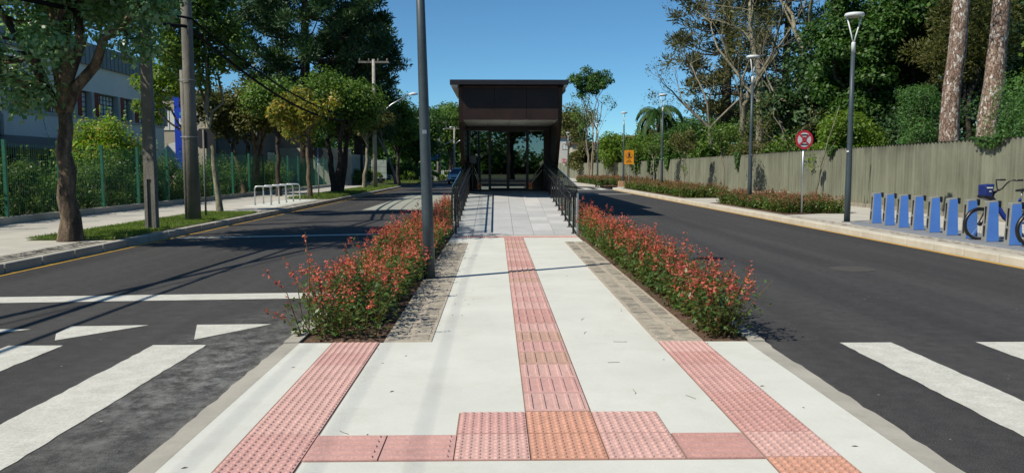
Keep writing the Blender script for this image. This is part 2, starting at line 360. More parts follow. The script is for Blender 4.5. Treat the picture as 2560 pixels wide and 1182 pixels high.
def tree(label, base, fork, top, cr, K, rc, nl, ls, lm, bm, tr, seed, group='trees', name='tree', cat='tree',
         lean=(0, 0), stems=1, flat=.75, aspect=.55, zlo=None, coff=(0, 0), limbs=6, risers=None, radial=False, fullness=.45, spread=.25, upb=.6, extra=None):
    """base xyz; fork height; top height; cr horizontal crown radius; K clumps"""
    rr = random.Random(seed); rg = np.random.default_rng(seed)
    t = thing(name, label, cat, base, 0, group)
    zlo = fork * 1.05 if zlo is None else zlo
    cz = (zlo + top) / 2; hz = (top - zlo) / 2
    cx, cy = lean[0] + coff[0], lean[1] + coff[1]
    cl = []
    tries = 0
    lobes = [Vector((rr.gauss(0, 1), rr.gauss(0, 1), rr.gauss(0, .8))).normalized() for _ in range(7)]
    while len(cl) < K and tries < K * 40:
        tries += 1
        d = Vector((rr.gauss(0, 1), rr.gauss(0, 1), rr.gauss(0, 1))).normalized(); u = rr.uniform(fullness, 1) ** .7 * (.62 + .55 * max(0, max(d.dot(q) for q in lobes)) ** 4)
        p = Vector((cx + d.x * u * (cr - rc * .6) , cy + d.y * u * (cr - rc * .6), cz + d.z * u * (hz - rc * .4)))
        if all((p - q).length > rc * .75 for q in cl) or tries > K * 20: cl.append(p)
    if extra: cl += [Vector(e) for e in extra]
    mb = MB(); forks = []
    for s_ in range(stems):
        a = s_ * 2 * math.pi / stems + rr.uniform(0, 1); o_ = (stems > 1) * tr * 1.0
        tx = lean[0] + (stems > 1) * math.cos(a) * spread * fork; ty = lean[1] + (stems > 1) * math.sin(a) * spread * fork
        tip = Vector((tx, ty, fork)); b0 = Vector((math.cos(a) * o_, math.sin(a) * o_, 0))
        path = bez(b0, tip, 6, 0, .025, seed + s_)
        k = len(path); rad = [tr * (1.0 - .42 * i / (k - 1)) for i in range(k)]
        path.insert(0, b0 - Vector((0, 0, .12))); rad.insert(0, tr * 1.5); rad[1] = tr * 1.22; path[1].z += .05
        mb.tube(path, rad, 10); forks.append(path)
    main = sorted(cl, key=lambda p: rr.random())[:limbs]; mpaths = []
    if stems > 1:
        for F_ in forks:
            c = min(cl, key=lambda p: (p - F_[-1]).length + (5 if p in main else 0) + max(0, F_[-1].z - p.z + .3) * 3); P = bez(F_[-1], c, 6, -.03, .05, seed + len(mpaths)); r0 = tr * .56
            mb.tube(P, [r0 * (1 - .8 * j / 6) for j in range(7)], 6, cap=False); mpaths.append((P, r0))
    if risers:
        main = []
        for i, e in enumerate(risers):
            P = bez(forks[0][-1] - Vector((0, 0, .15)), e, 6, -.04, .05, seed * 5 + i); r0 = tr * .62
            mb.tube(P, [r0 * (1 - .7 * j / 6) for j in range(7)], 8, cap=False); mpaths.append((P, r0))
    for i, c in enumerate(main):
        f = min(forks, key=lambda F_: (F_[-1] - c).length); st = f[-1] if rr.random() < .65 else f[-2]
        mid = st.lerp(c, .5); P = bez(st, c, 6, -.05 if c.z > st.z else .1, .07, seed * 7 + i)
        r0 = tr * .5; mb.tube(P, [r0 * (1 - .8 * j / 6) + .006 for j in range(7)], 6, cap=False); mpaths.append((P, r0))
    for i, c in enumerate(cl):
        if c in main: continue
        best = None
        for P, r0 in mpaths:
            for j in range(1, 6):
                q = P[j]; dd = (q - c).length + (.6 * max(0, q.z - c.z))
                if best is None or dd < best[0]: best = (dd, q, r0 * (1 - .8 * j / 6) * .55)
        P = bez(best[1], c, 4, .02, .08, seed * 13 + i); mb.tube(P, [max(.008, best[2] * (1 - .8 * j / 4)) for j in range(5)], 5, cap=False)
        for q in range(3):
            e = c + Vector((rr.gauss(0, 1), rr.gauss(0, 1), rr.gauss(0, .7))) * rc * .6
            mb.tube(bez(P[3], e, 2, 0, .1, i * 3 + q), [max(.006, best[2] * .25), .006, .004], 4, cap=False)
    mb.build('trunk', bm, t, True)
    V = [clump(c, rc * rr.uniform(.75, 1.25), int(nl * rr.uniform(.6, 1.3)), ls, aspect, rg, flat, upb, radial) for c in cl]
    build_leaves('crown', V, lm, t)
    return t

def bare_tree(label, base, h, tr, seed, bm, spread=.5, depth=5, lm=None, nleaf=0, ls=.12, group='bare trees behind the wall', lean=(0, 0), fork=.4, kids=3, name='bare_tree'):
    rr = random.Random(seed); rg = np.random.default_rng(seed); t = thing(name, label, 'tree', base, 0, group); mb = MB(); tips = []
    def br(p, d, L, r, dep):
        k = 4; P = [p]; dd = d.copy()
        for i in range(k):
            dd = (dd + Vector((rr.gauss(0, .13), rr.gauss(0, .13), rr.gauss(0, .08) + .05))).normalized(); P.append(P[-1] + dd * L / k)
        r1 = r * .62
        mb.tube(P, [r + (r1 - r) * i / k for i in range(k + 1)], 7 if dep > 3 else (5 if dep > 1 else 3), cap=False)
        if dep == 0: tips.append(P[-1]); tips.append(P[2]); return
        n = kids if rr.random() < .7 else kids - 1
        for j in range(n):
            q = P[-1] if j == 0 else P[rr.choice([2, 3, 4])]
            nd = (dd + Vector((rr.gauss(0, spread), rr.gauss(0, spread), rr.gauss(0, spread * .6) + .08))).normalized()
            br(q, nd, L * rr.uniform(.55, .82), r1 * (.9 if j == 0 else .62), dep - 1)
    d0 = Vector((lean[0], lean[1], 1)).normalized()
    br(Vector((0, 0, -.1)), d0, h * fork, tr, depth)
    mb.build('trunk', bm, t, True)
    if lm and nleaf:
        V = []
        for q in tips:
            n = max(1, int(nleaf / len(tips) * rr.uniform(.2, 1.9)))
            V.append(clump(q, .38, n, ls, .5, rg, 1))
        build_leaves('crown', V, lm, t)
    return t

def araucaria(label, base, h, r0, R_, z0, seed, nb=9, whorls=9, group='araucaria pines', ls=.34, per=120, lm=None, name='araucaria_tree', tuft=.75):
    rr = random.Random(seed); rg = np.random.default_rng(seed); t = thing(name, label, 'tree', base, 0, group); mb = MB()
    mb.tube([(0, 0, -.2), (0, 0, h * .4), (.1, 0, h * .8), (.1, 0, h)], [r0 * 1.3, r0, r0 * .6, .05], 10)
    V = []
    for wv in range(whorls):
        f = wv / (whorls - 1); z = z0 + (h - z0) * f
        prof = R_ * (math.sin(math.pi * (.18 + .75 * f)) ** .7) if f < 1 else R_ * .3
        for k in range(nb):
            a = 2 * math.pi * (k + rr.random() * .7) / nb + wv; L = prof * rr.uniform(.75, 1.1)
            P = []
            for j in range(7):
                u = j / 6; P.append(Vector((math.cos(a) * L * u, math.sin(a) * L * u, z - .12 * L * math.sin(math.pi * u) * (1 - f) + .28 * L * u ** 2.2)))
            mb.tube(P, [.085 * (1 - .75 * j / 6) for j in range(7)], 5, cap=False)
            for j in range(4):
                u = rr.uniform(.62, 1.0) if j else 1.0
                i0 = min(5, int(u * 6)); q = P[i0].lerp(P[i0 + 1], u * 6 - i0) + Vector((rr.gauss(0, .45), rr.gauss(0, .45), rr.gauss(0, .3) + .1)) * (1 if j else .2)
                V.append(clump(q, tuft * rr.uniform(.7, 1.15), per, ls, .24, rg, .75, radial=True, fold=.1))
    mb.build('trunk', M_barkd, t, True); build_leaves('crown', V, lm or L_vdark, t)
    return t

def shrub(label, base, rx, ry, h, n, ls, lm, seed, K=14, group=None, name='shrub', cat='shrub', stemmat=None, zlo=.15, aspect=.55, flat=.9, radial=False, boxy=False, spikes=0):
    rr = random.Random(seed); rg = np.random.default_rng(seed); t = thing(name, label, cat, base, 0, group); mb = MB(); V = []
    for i in range(K):
        if boxy: c = Vector((rr.uniform(-rx, rx) * .86, rr.uniform(-ry, ry) * .97, h * rr.uniform(zlo, .85)))
        else:
            a = rr.uniform(0, 6.28); u = rr.random() ** .5; zz = rr.uniform(zlo, .86); w_ = math.sqrt(max(.1, 1 - (zz - .35) ** 2 * 2.0))
            c = Vector((math.cos(a) * rx * u * .8 * w_, math.sin(a) * ry * u * .8 * w_, h * zz))
        mb.tube(bez((c.x * .25, c.y if boxy else c.y * .25, -.05), c, 3, 0, .06, seed + i), [.03, .022, .014, .006], 4, cap=False)
        r = (min(rx, h * .5) if boxy else min(rx, ry, h)) * .42 * rr.uniform(.8, 1.25)
        V.append(clump(c, r, n // K, ls, aspect, rg, flat, radial=radial))
        for s_ in range(spikes):
            q = c + Vector((rr.gauss(0, r * .6), rr.gauss(0, r * .6), r * .8)); P_ = np.array([q + Vector((0, 0, .09 * j)) for j in range(5)])
            V.append(leaf_mesh(P_, unit(rg.normal(size=(5, 3)) + [0, 0, .5]), ls, aspect, rg))
    mb.build('stems', stemmat or M_bark, t, True); build_leaves('foliage', V, lm, t)
    return t

# ================================================================== GROUND, ROADS, PLATFORM
mb = MB(); mb.quad((-900, -300, -.06), (900, -300, -.06), (900, 1500, -.06), (-900, 1500, -.06)); struct(mb.build('ground', M_dirt))
mb = MB(); mb.quad((-7.6, -60, 0), (8.6, -60, 0), (8.6, 66, 0), (-7.6, 66, 0)); struct(mb.build('road', M_asph))
mb = MB(); mb.prism([(-60, 66.01), (13, 66.01), (13, 74), (6, 82), (4, 160), (-6.5, 160), (-6.5, 77), (-60, 77)], -.05, -.002); struct(mb.build('cross_street', M_asph2))

# platform with its two kerbs
PW0, PW1 = -1.69, 2.17
mb = MB()
mb.box(PW0, PW1, -8, 6.88, -.04, .05)
mb.box(-.97, 1.78, 6.88, 17.95, -.04, .05)
struct(mb.build('platform', M_conc))
mb = MB()
rk = random.Random(3)
def wob_kerb(mb, xi, xo, y0, y1, zi, zo, step=.12, w=.012, zr=-.03):
    y = y0; pts = []
    while y <= y1 + 1e-6: pts.append((y, xo + rk.uniform(-w, w))); y += step
    for (ya, xa), (yb, xb) in zip(pts, pts[1:]):
        A = [(xi, ya, zi), (xi, yb, zi), (xb, yb, zo), (xa, ya, zo)]
        if xo < xi: A = A[::-1]
        mb.add(A, [(0, 1, 2, 3)][::-1])
        B = [(xa, ya, zo), (xb, yb, zo), (xb, yb, zr), (xa, ya, zr)]
        mb.add(B, [(0, 1, 2, 3)])
wob_kerb(mb, PW0, -1.83, -8, 6.9, .051, .044); wob_kerb(mb, PW1, 2.33, -8, 6.9, .051, .044)
mb.box(-1.83, -1.70, 6.9, 29.2, -.03, .056); mb.box(2.22, 2.34, 6.9, 29.2, -.03, .056)
struct(mb.build('platform_kerb', M_kerb))
mb = MB(); mb.box(-1.70, -.97, 6.885, 28, -.03, .035); mb.box(1.78, 2.22, 6.885, 28, -.03, .035)
# rough raised crumbs of soil
for i in range(260):
    x = random.choice([random.uniform(-1.68, -1.0), random.uniform(1.8, 2.2)]); y = random.uniform(6.9, 9.5) if i % 2 else random.uniform(6.9, 18); s_ = random.uniform(.01, .035)
    mb.lathe([(s_, 0), (s_ * .7, s_ * .6), (.002, s_ * .8)], 5, (x, y, .03))
struct(mb.build('planting_soil', M_soil))

# tactile paving: real domes and bars, 40 cm tiles
mb = MB()
ZT = .051
def tile(x0, y0, kind, mi, s=.4):
    mb.mi = mi; g = .004
    jz = random.uniform(0, .0015)
    mb.box(x0 + g, x0 + s - g, y0 + g, y0 + s - g, ZT - .01, ZT + .006 + jz); z = ZT + .006 + jz
    if kind == 'dot':
        n = 8; p = s / n
        for i in range(n):
            for j in range(n):
                cx, cy = x0 + (i + .5) * p, y0 + (j + .5) * p
                mb.lathe([(.0165, 0), (.014, .005), (.007, .0078)], 8, (cx, cy, z - .0003))
    else:
        n = 5; p = s / n
        for i in range(n):
            c = (i + .5) * p; hw = .013
            if kind == 'bary': a, b, cc, d = x0 + c - hw, x0 + c + hw, y0 + .03, y0 + s - .03
            else: a, b, cc, d = x0 + .03, x0 + s - .03, y0 + c - hw, y0 + c + hw
            e = .005
            mb.add([(a, cc, z - .0003), (b, cc, z - .0003), (b, d, z - .0003), (a, d, z - .0003), (a + e, cc + e, z + .009), (b - e, cc + e, z + .009), (b - e, d - e, z + .009), (a + e, d - e, z + .009)],
                   [(4, 5, 6, 7), (0, 1, 5, 4), (1, 2, 6, 5), (2, 3, 7, 6), (3, 0, 4, 7)])
rt = random.Random(5)
y = 6.86 - .4
while y > -1:
    for x in (-1.40, 1.40): tile(x, y, 'dot', 4 if (x > 0 and 3.3 < y < 3.75) else rt.choice([0, 1, 1, 2]))
    y -= .4
for x in (-1.0, -.61): tile(x, 4.05, 'barx', 0, .39 if x > -.7 else .39)
for yy in (4.05, 4.455):
    tile(-.222, yy, 'dot', 0 if yy > 4.2 else 1, .4); tile(.18, yy, 'dot', 4, .4); tile(.582, yy, 'dot', 1, .4)
tile(.99, 4.05, 'barx', 2, .4)
y = 4.87; i = 0
while y < 17.2:
    tile(.18, y, 'bary', [1, 0, 1, 3, 0, 3, 1, 2, 2, 1, 0][i % 11]); y += .402; i += 1
x = -.97
while x < 1.7: tile(x, 17.32, 'dot', 2, .34); x += .342
mb.mi = 5; mb.box(-1.41, -.995, -1, 6.865, .04, ZT); mb.box(1.395, 1.805, -1, 6.865, .04, ZT + .0004); mb.box(.175, .585, 4.85, 17.3, .04, ZT + .0006); mb.box(-.99, 1.393, 4.045, 4.455, .04, ZT + .0002); mb.box(-.228, .986, 4.4555, 4.858, .04, ZT + .0003)
struct(mb.build('tactile_paving', M_tp + [M_joint]))

# granite sett strips either side of the path
mb = MB(); rs = random.Random(9)
def setts(x0, x1, y0, y1, z, cols, depth=.115, gapm=.015):
    y = y0
    while y < y1 - .05:
        d = depth * rs.uniform(.85, 1.2); cw = (x1 - x0) / cols
        for c in range(cols):
            a = x0 + c * cw + gapm + rs.uniform(0, .012); b = x0 + (c + 1) * cw - gapm - rs.uniform(0, .012); yy = y + rs.uniform(-.012, .012) + (c % 2) * .03; e = .012
            h_ = z + rs.uniform(-.002, .005); mb.mi = rs.choice([0, 0, 1, 1, 2]); t0 = yy + .008; t1 = yy + d - .008
            v = [(a, t0, z - .03), (b, t0, z - .03), (b, t1, z - .03), (a, t1, z - .03), (a + e, t0 + e, h_), (b - e, t0 + e, h_ + rs.uniform(-.002, .002)), (b - e, t1 - e, h_), (a + e, t1 - e, h_)]
            mb.add(v, [(4, 5, 6, 7), (0, 1, 5, 4), (1, 2, 6, 5), (2, 3, 7, 6), (3, 0, 4, 7)])
        y += d
    mb.mi = 3; mb.box(x0, x1, y0, y1, z - .04, z - .002)
setts(-.97, -.56, 6.9, 16.1, .058, 2); setts(1.385, 1.80, 6.9, 16.3, .058, 2)
struct(mb.build('granite_setts', M_sett + [M_mortar]))

# road markings
mb = MB(); zp = .004
def pq(pts, z=zp): mb.add([(x, y, z) for x, y in pts], [tuple(range(len(pts)))])
def rough_rect(x0, x1, y0, y1, z=zp, w=.008, st=.1):
    L = []; y = y0; r_ = random.Random(int(x0 * 100 + y0))
    n = max(2, int((y1 - y0) / st)); a = [(x0 + r_.uniform(-w, w), y0 + (y1 - y0) * i / n) for i in range(n + 1)]; b = [(x1 + r_.uniform(-w, w), y0 + (y1 - y0) * i / n) for i in range(n + 1)]
    for i in range(n): pq([a[i], b[i], b[i + 1], a[i + 1]], z)
for x in (-3.0, -4.25, -5.5, -6.75): rough_rect(x, x + .46, 2.0, 7.04)
for x in (3.05, 4.27, 5.5, 6.75): rough_rect(x, x + .46, 2.0, 7.02)
pq([(-2.73, 7.26), (-2.23, 7.98), (-2.96, 7.96)]); pq([(-3.97, 7.25), (-3.43, 7.95), (-4.16, 7.9), (-4.12, 7.55)]); pq([(-5.2, 7.2), (-4.47, 7.76), (-5.35, 7.8)])
pq([(-7.0, 9.2), (-1.84, 9.6), (-1.84, 10.05), (-7.0, 9.65)])
pq([(-7.05, 17.75), (-1.84, 18.95), (-1.84, 19.25), (-7.05, 18.05)])
pq([(2.6, 47.0), (7.9, 47.0), (7.9, 47.45), (2.6, 47.45)]); pq([(2.6, 55.6), (8.3, 55.6), (8.3, 56.2), (2.6, 56.2)])
for i in range(5): rough_rect(3.2 + i * 1.05, 3.75 + i * 1.05, 57.5, 61.5)
for x in (3.4, 5.2, 7.0): pq([(x, 56.6), (x + .9, 56.6), (x + .45, 57.3)])
for x in (-6.6, -5.0, -3.4): pq([(x, 64), (x + .8, 64), (x + 1.0, 65.6), (x + .2, 65.6)])
struct(mb.build('road_markings', M_paint))
mb = MB()
rough_rect(-7.2, -7.08, -5, 62, .0045, .004, .5); rough_rect(8.07, 8.19, -5, 56, .0045, .004, .5)
struct(mb.build('yellow_kerb_line', M_yel))
# pale concrete bus bay
mb = MB(); mb.box(-4.9, -1.84, 29.7, 46.6, -.03, .006)
struct(mb.build('bus_bay', concrete_mat('bay concrete', (.36, .37, .31), (.28, .30, .26), (.16, .2, .17), .5)))
mb = MB(); mb.box(2.4, 2.41, 0, 0.01, -.03, .001)

# sidewalks
mb = MB(); mb.box(-12.15, -7.42, -30, 62, -.05, .14); mb.prism([(-12.15, 62.01), (-7.5, 62.01), (-9.5, 64.5), (-12.15, 65.5)], -.05, .14)
struct(mb.build('sidewalk', M_walk))
mb = MB(); mb.box(8.46, 13.5, -30, 57, -.05, .14); mb.prism([(8.46, 57.01), (13.5, 57.01), (13.2, 84), (9.3, 118), (5.2, 118), (4.5, 75), (6.6, 68), (9.5, 62)], -.05, .139)
struct(mb.build('sidewalk', M_walk))
mb = MB(); yy = -20.
while yy < 62:
    L = .98; 
    mb.box(-7.42, -7.24, yy + .008, yy + L, -.03, .143 + rk.uniform(-.002, .003)); yy += 1.
struct(bevel(mb.build('kerb', M_kerb), .02))
mb = MB(); yy = -20.
while yy < 57: mb.box(8.22, 8.46, yy + .008, yy + .99, -.03, .143 + rk.uniform(-.002, .003)); yy += 1.
struct(bevel(mb.build('kerb', concrete_mat('pale kerb', (.58, .55, .46), (.46, .43, .35), (.25, .23, .18), .45)), .03))
mb = MB(); setts(-7.95, -7.43, 9, 15.6, .142, 3, .12); setts(-7.8, -7.43, 25.5, 36, .142, 2, .14)
setts(8.47, 8.86, 10, 23.3, .143, 3, .14)
struct(mb.build('sidewalk_setts', [mat('light sett', (.42, .40, .34), .9, (.3, .28, .24), 12), mat('pale sett', (.5, .48, .42), .9, (.36, .34, .3), 12), mat('dark sett', (.2, .19, .16), .9), M_mortar]))
mb = MB(); mb.box(-9.2, -7.95, 29.4, 36.2, .10, .146)
struct(mb.build('rack_slab', M_conc))
# grass strips
def grass(x0, x1, y0, y1, n, z, h=.07):
    mb = MB(); mb.box(x0, x1, y0, y1, z - .05, z + .008); struct(mb.build('verge_soil', M_grassb))
    rg = np.random.default_rng(int(y0 * 10)); P = np.stack([rg.uniform(x0, x1, n), rg.uniform(y0, y1, n), np.full(n, z + .02)], 1)
    keep = (rg.uniform(0, 1, n) < .55 + .45 * np.sin(P[:, 0] * 3.1 + np.sin(P[:, 1] * 2.3) * 2) * np.sin(P[:, 1] * 1.7)) | (rg.uniform(0, 1, n) < .5); P = P[keep]; n = len(P)
    A = unit(rg.normal(size=(n, 3)) * .6 + np.array([0, 0, 1.])); Nn = unit(np.cross(A, rg.normal(size=(n, 3))))
    P[:, 2] += h * .3; o = build_leaves('grass', leaf_mesh(P, Nn, h, .12, rg, A, 0), L_grass, None)
    return tag(o, 'short green grass on the verge', 'grass', kind='stuff')
g_ = grass(-9.1, -7.44, 15.8, 25.4, 34000, .14, .09); g_['label'] = 'short green grass verge under the big left street tree'
g_ = grass(-9.3, -7.44, 36.2, 62, 30000, .14, .16); g_['label'] = 'sunlit grass verge beyond the bicycle racks'
g_ = grass(-24, -12.5, 8, 63, 22000, .06, .2); g_['label'] = 'shaded lawn behind the green mesh fence'
g_ = grass(-11, -7.6, 78, 92, 3000, .1, .3); g_['label'] = 'small lawn on the far corner of the side street'
mb = MB(); mb.prism([(5.47 + .33 * math.cos(a * .3142), 12.24 + .33 * math.sin(a * .3142)) for a in range(20)], -.01, .004)
struct(mb.build('manhole_cover', mat('iron cover', (.05, .048, .045), .8, (.10, .09, .075), 18)))

# litter: dry leaves and twigs on the paving
mb = MB(); rl = random.Random(4)
for i in range(60):
    x, y = rl.uniform(-1.6, 2.1), rl.uniform(3.6, 12); a = rl.uniform(0, 3.14); L = rl.uniform(.008, .022)
    M = Matrix.Translation((x, y, .0505)) @ Matrix.Rotation(a, 4, 'Z') @ Matrix.Rotation(rl.uniform(-.15, .15), 4, 'Y'); mb.add([M @ Vector(p) for p in ((-L, 0, .001), (0, -L * .35, .003), (L, 0, .002), (0, L * .35, .004))], [(0, 1, 2, 3)])
for i in range(16):
    x, y = rl.uniform(-1.4, 1.9), rl.uniform(3.8, 8.5); a = rl.uniform(0, 6); p = Vector((x, y, .052)); P = [p]
    for k in range(3): a += rl.uniform(-.5, .5); p = p + Vector((math.cos(a), math.sin(a), 0)) * rl.uniform(.02, .05); P.append(p)
    mb.tube(P, .0016, 4)
tag(mb.build('leaf_litter', mat('dry leaf', (.10, .075, .05), .9)), 'tiny dry leaves and twigs scattered over the pale path', 'leaf litter', kind='stuff')

# ================================================================== STATION
SX0, SX1 = -1.11, 1.99; CX = (SX0 + SX1) / 2; YF, YD, FZ, ST = 24.4, 28.3, .74, 2.97
st = thing('bus_station', 'dark brown box bus boarding station with glass doors at the top of the ramp', 'bus station', (CX, YD, 0))
def sb(mb, name, m, par=st, **k):
    mb.v = [(x - CX, y - YD, z) for x, y, z in mb.v]; return mb.build(name, m, par, **k)
GL = glass('dark station glass', (.05, .07, .065), .23, .01)
mb = MB(); mb.box(SX0 - .24, SX1 + .15, YF - .35, YD + .2, 3.98, 4.12); bevel(sb(mb, 'canopy_roof', M_roof), .01)
for a_, b_ in ((SX0 - .21, SX0 - .02), (SX1 + .02, SX1 + .12)): mb = MB(); mb.box(a_, b_, YF - .3, YD + .1, 3.93, 3.979); sb(mb, 'eave_lining', M_white)
fa = MB()
for i in range(3):
    a = SX0 + .122 + (SX1 - SX0 - .244) * i / 3; b = SX0 + .122 + (SX1 - SX0 - .244) * (i + 1) / 3
    fa.box(a + .004, b - .004, YF, YF + .05, ST, 3.92)
fas = sb(fa, 'fascia', M_brown)
mb = MB(); mb.box(SX0 + .122, SX1 - .122, YF - .01, YF + .06, 3.922, 3.965); sb(mb, 'fascia_trim', mat('bronze trim', (.10, .05, .04), .4))
mb = MB()
for i in range(4):
    a = SX0 + .122 + (SX1 - SX0 - .244) * i / 4; b = SX0 + .122 + (SX1 - SX0 - .244) * (i + 1) / 4
    mb.box(a + .005, b - .005, YF + .06, YD - .1, ST + .002, ST + .05)
sb(mb, 'soffit', M_soff)
# slanted-front side walls of the porch
for s_, x in ((-1, SX0), (1, SX1 - .12)):
    mb = MB(); mb.extr([(YF - .03, 3.93), (YF + .12, 2.9), (YD - 1.1, .45), (YD + .1, .45), (YD + .1, 3.93)], x, x + .12, lambda u, v, t_: (t_, u, v))
    sb(mb, 'side_wall', M_brown)
mb = MB()
for i in range(7):
    z = 1.75 + i * .17
    M = Matrix.Translation((SX0 + .155, 0, z)) @ Matrix.Rotation(R(28), 4, 'Y'); 
    mb.box(-.035, .035, YD - 2.2 + .0, YD - .25, -.006, .006, M)
sb(mb, 'louvre', M_red)  # louvre slats inside the left wall, coloured as its sun stripes
# front glazing
f = MB()
for x in (SX0 + .14, -.26, 1.09, 1.66): f.box(x, x + .05, YD - .03, YD + .03, FZ, ST)
f.box(SX0 + .124, SX1 - .124, YD - .035, YD + .035, ST - .14, ST - .001); f.box(SX0 + .125, SX1 - .125, YD - .036, YD + .036, FZ - .02, FZ + .05)
sb(f, 'door_frame', M_black)
mb = MB(); mb.box(1.712, SX1 - .124, YD - .03, YD + .05, FZ, ST + .001); sb(mb, 'door_jamb', M_brown)
for a, b, nm in ((-.21, .415, 'glass_door'), (.425, 1.09, 'glass_door')):
    mb = MB(); mb.box(a + .045, b - .045, YD - .006, YD + .006, FZ + .09, ST - .17); dpane = sb(mb, nm, GL)
    mb = MB(); mb.box(a, a + .04, YD - .02, YD + .02, FZ + .05, ST - .14); mb.box(b - .04, b, YD - .02, YD + .02, FZ + .05, ST - .14); mb.box(a + .04, b - .04, YD - .02, YD + .02, FZ + .05, FZ + .1); mb.box(a + .04, b - .04, YD - .02, YD + .02, ST - .19, ST - .14)
    o = mb; o.v = [(x - CX, y - YD, z) for x, y, z in o.v]; o.build('frame', M_black, dpane)
for a, b in ((SX0 + .19, -.26), (1.14, 1.66)):
    mb = MB(); mb.box(a, b, YD - .006, YD + .006, FZ + .05, ST - .14); sb(mb, 'side_window', GL)
    mb = MB(); xm = a + (b - a) * .42; mb.box(xm - .02, xm + .02, YD + .01, YD + .05, FZ, ST - .1); sb(mb, 'mullion', M_black)
# main hall behind: floor, roof, framed glass sides, back
YB = 47.5
mb = MB(); mb.box(SX0, SX1, YD + .1, YB, .2, FZ - .03); sb(mb, 'hall_floor', mat('hall floor', (.22, .22, .21), .5))
mb = MB(); mb.box(SX0 - .3, SX1 + .45, YD + .25, YB + .3, 4.2, 4.36); mb.box(SX0, SX1, YD + .12, YB, 3.0, 4.19); sb(mb, 'hall_roof', M_roof)
mb = MB(); mb.box(SX0, SX1, YD + .105, YD + .118, 2.98, 3.96); sb(mb, 'hall_front_panel', M_brown)
mb = MB()
for x in (SX0, SX1 - .06):
    y = YD + .12
    while y < YB: mb.box(x, x + .06, y, y + .07, FZ - .03, 3.0); y += 1.9
    mb.box(x + .001, x + .061, YD + .2, YB, FZ - .03, FZ + .45)
mb.box(SX0 + .06, SX1 - .06, YB - .07, YB, FZ - .03, FZ + .3)
for x in (SX0 + .06, .44, SX1 - .14): mb.box(x, x + .07, YB - .06, YB - .01, FZ + .3, 3.0)
sb(mb, 'hall_frame', M_brown)
mb = MB(); mb.box(SX0 + .02, SX0 + .032, YD + .2, YB - .08, FZ + .45, 2.999); mb.box(SX1 - .032, SX1 - .02, YD + .2, YB - .08, FZ + .45, 2.999); mb.box(SX0 + .1, SX1 - .1, YB - .04, YB - .03, FZ + .3, 2.999)
sb(mb, 'hall_glazing', glass('hall glass', (.06, .08, .075), .05, .01))
mb = MB(); mb.box(SX0, SX1, 28.21, YB, -.03, .199); sb(mb, 'plinth', M_kerb)
# ramp
ra = thing('access_ramp', 'grey paved pedestrian ramp rising to the glass doors', 'ramp', (.42, 18, 0))
mb = MB(); RY0, RY1 = 17.98, 28.2; n = 17
def rz(y): return .052 + (FZ - .052) * (y - RY0) / (27.6 - RY0) if y < 27.6 else FZ
mb.add([(-.96 - .42, 0, -.03), (1.8 - .42, 0, -.03), (1.8 - .42, RY1 - 18, -.03), (-.96 - .42, RY1 - 18, -.03), (-.96 - .42, 0, .04), (1.8 - .42, 0, .04), (1.8 - .42, RY1 - 18, FZ - .01), (-.96 - .42, RY1 - 18, FZ - .01)], [(0, 1, 5, 4), (1, 2, 6, 5), (3, 0, 4, 7), (4, 5, 6, 7)])
ra0 = mb.build('base', M_kerb, ra)
mb = MB(); rs2 = random.Random(8)
for r_ in range(17):
    ya, yb = RY0 + r_ * .6 + .003, min(RY0 + (r_ + 1) * .6 - .003, RY1)
    xs = [-.95, -.52, -.08, .39, .85, 1.32, 1.79]
    for a, b in zip(xs, xs[1:]):
        mb.mi = rs2.choice([0, 1, 1, 1]) if b < 1.0 else rs2.choice([1, 1, 2, 2])
        za, zb = rz(ya), rz(yb)
        v = [(a + .003, ya, za - .02), (b - .003, ya, za - .02), (b - .003, yb, zb - .02), (a + .003, yb, zb - .02), (a + .004, ya, za + .006), (b - .004, ya, za + .006), (b - .004, yb, zb + .006), (a + .004, yb, zb + .006)]
        mb.add([(x - .42, y - 18, z) for x, y, z in v], [(4, 5, 6, 7), (0, 1, 5, 4), (1, 2, 6, 5), (2, 3, 7, 6), (3, 0, 4, 7)])
mb.build('paving_slabs', [M_ramp, concrete_mat('ramp paving pale', (.48, .49, .49), (.40, .41, .41), (.22, .22, .22), .3), concrete_mat('ramp paving white', (.56, .56, .55), (.49, .49, .485), (.28, .28, .28), .4)], ra)
GLR = glass('balustrade glass', (.95, .97, .96), .04, .01)
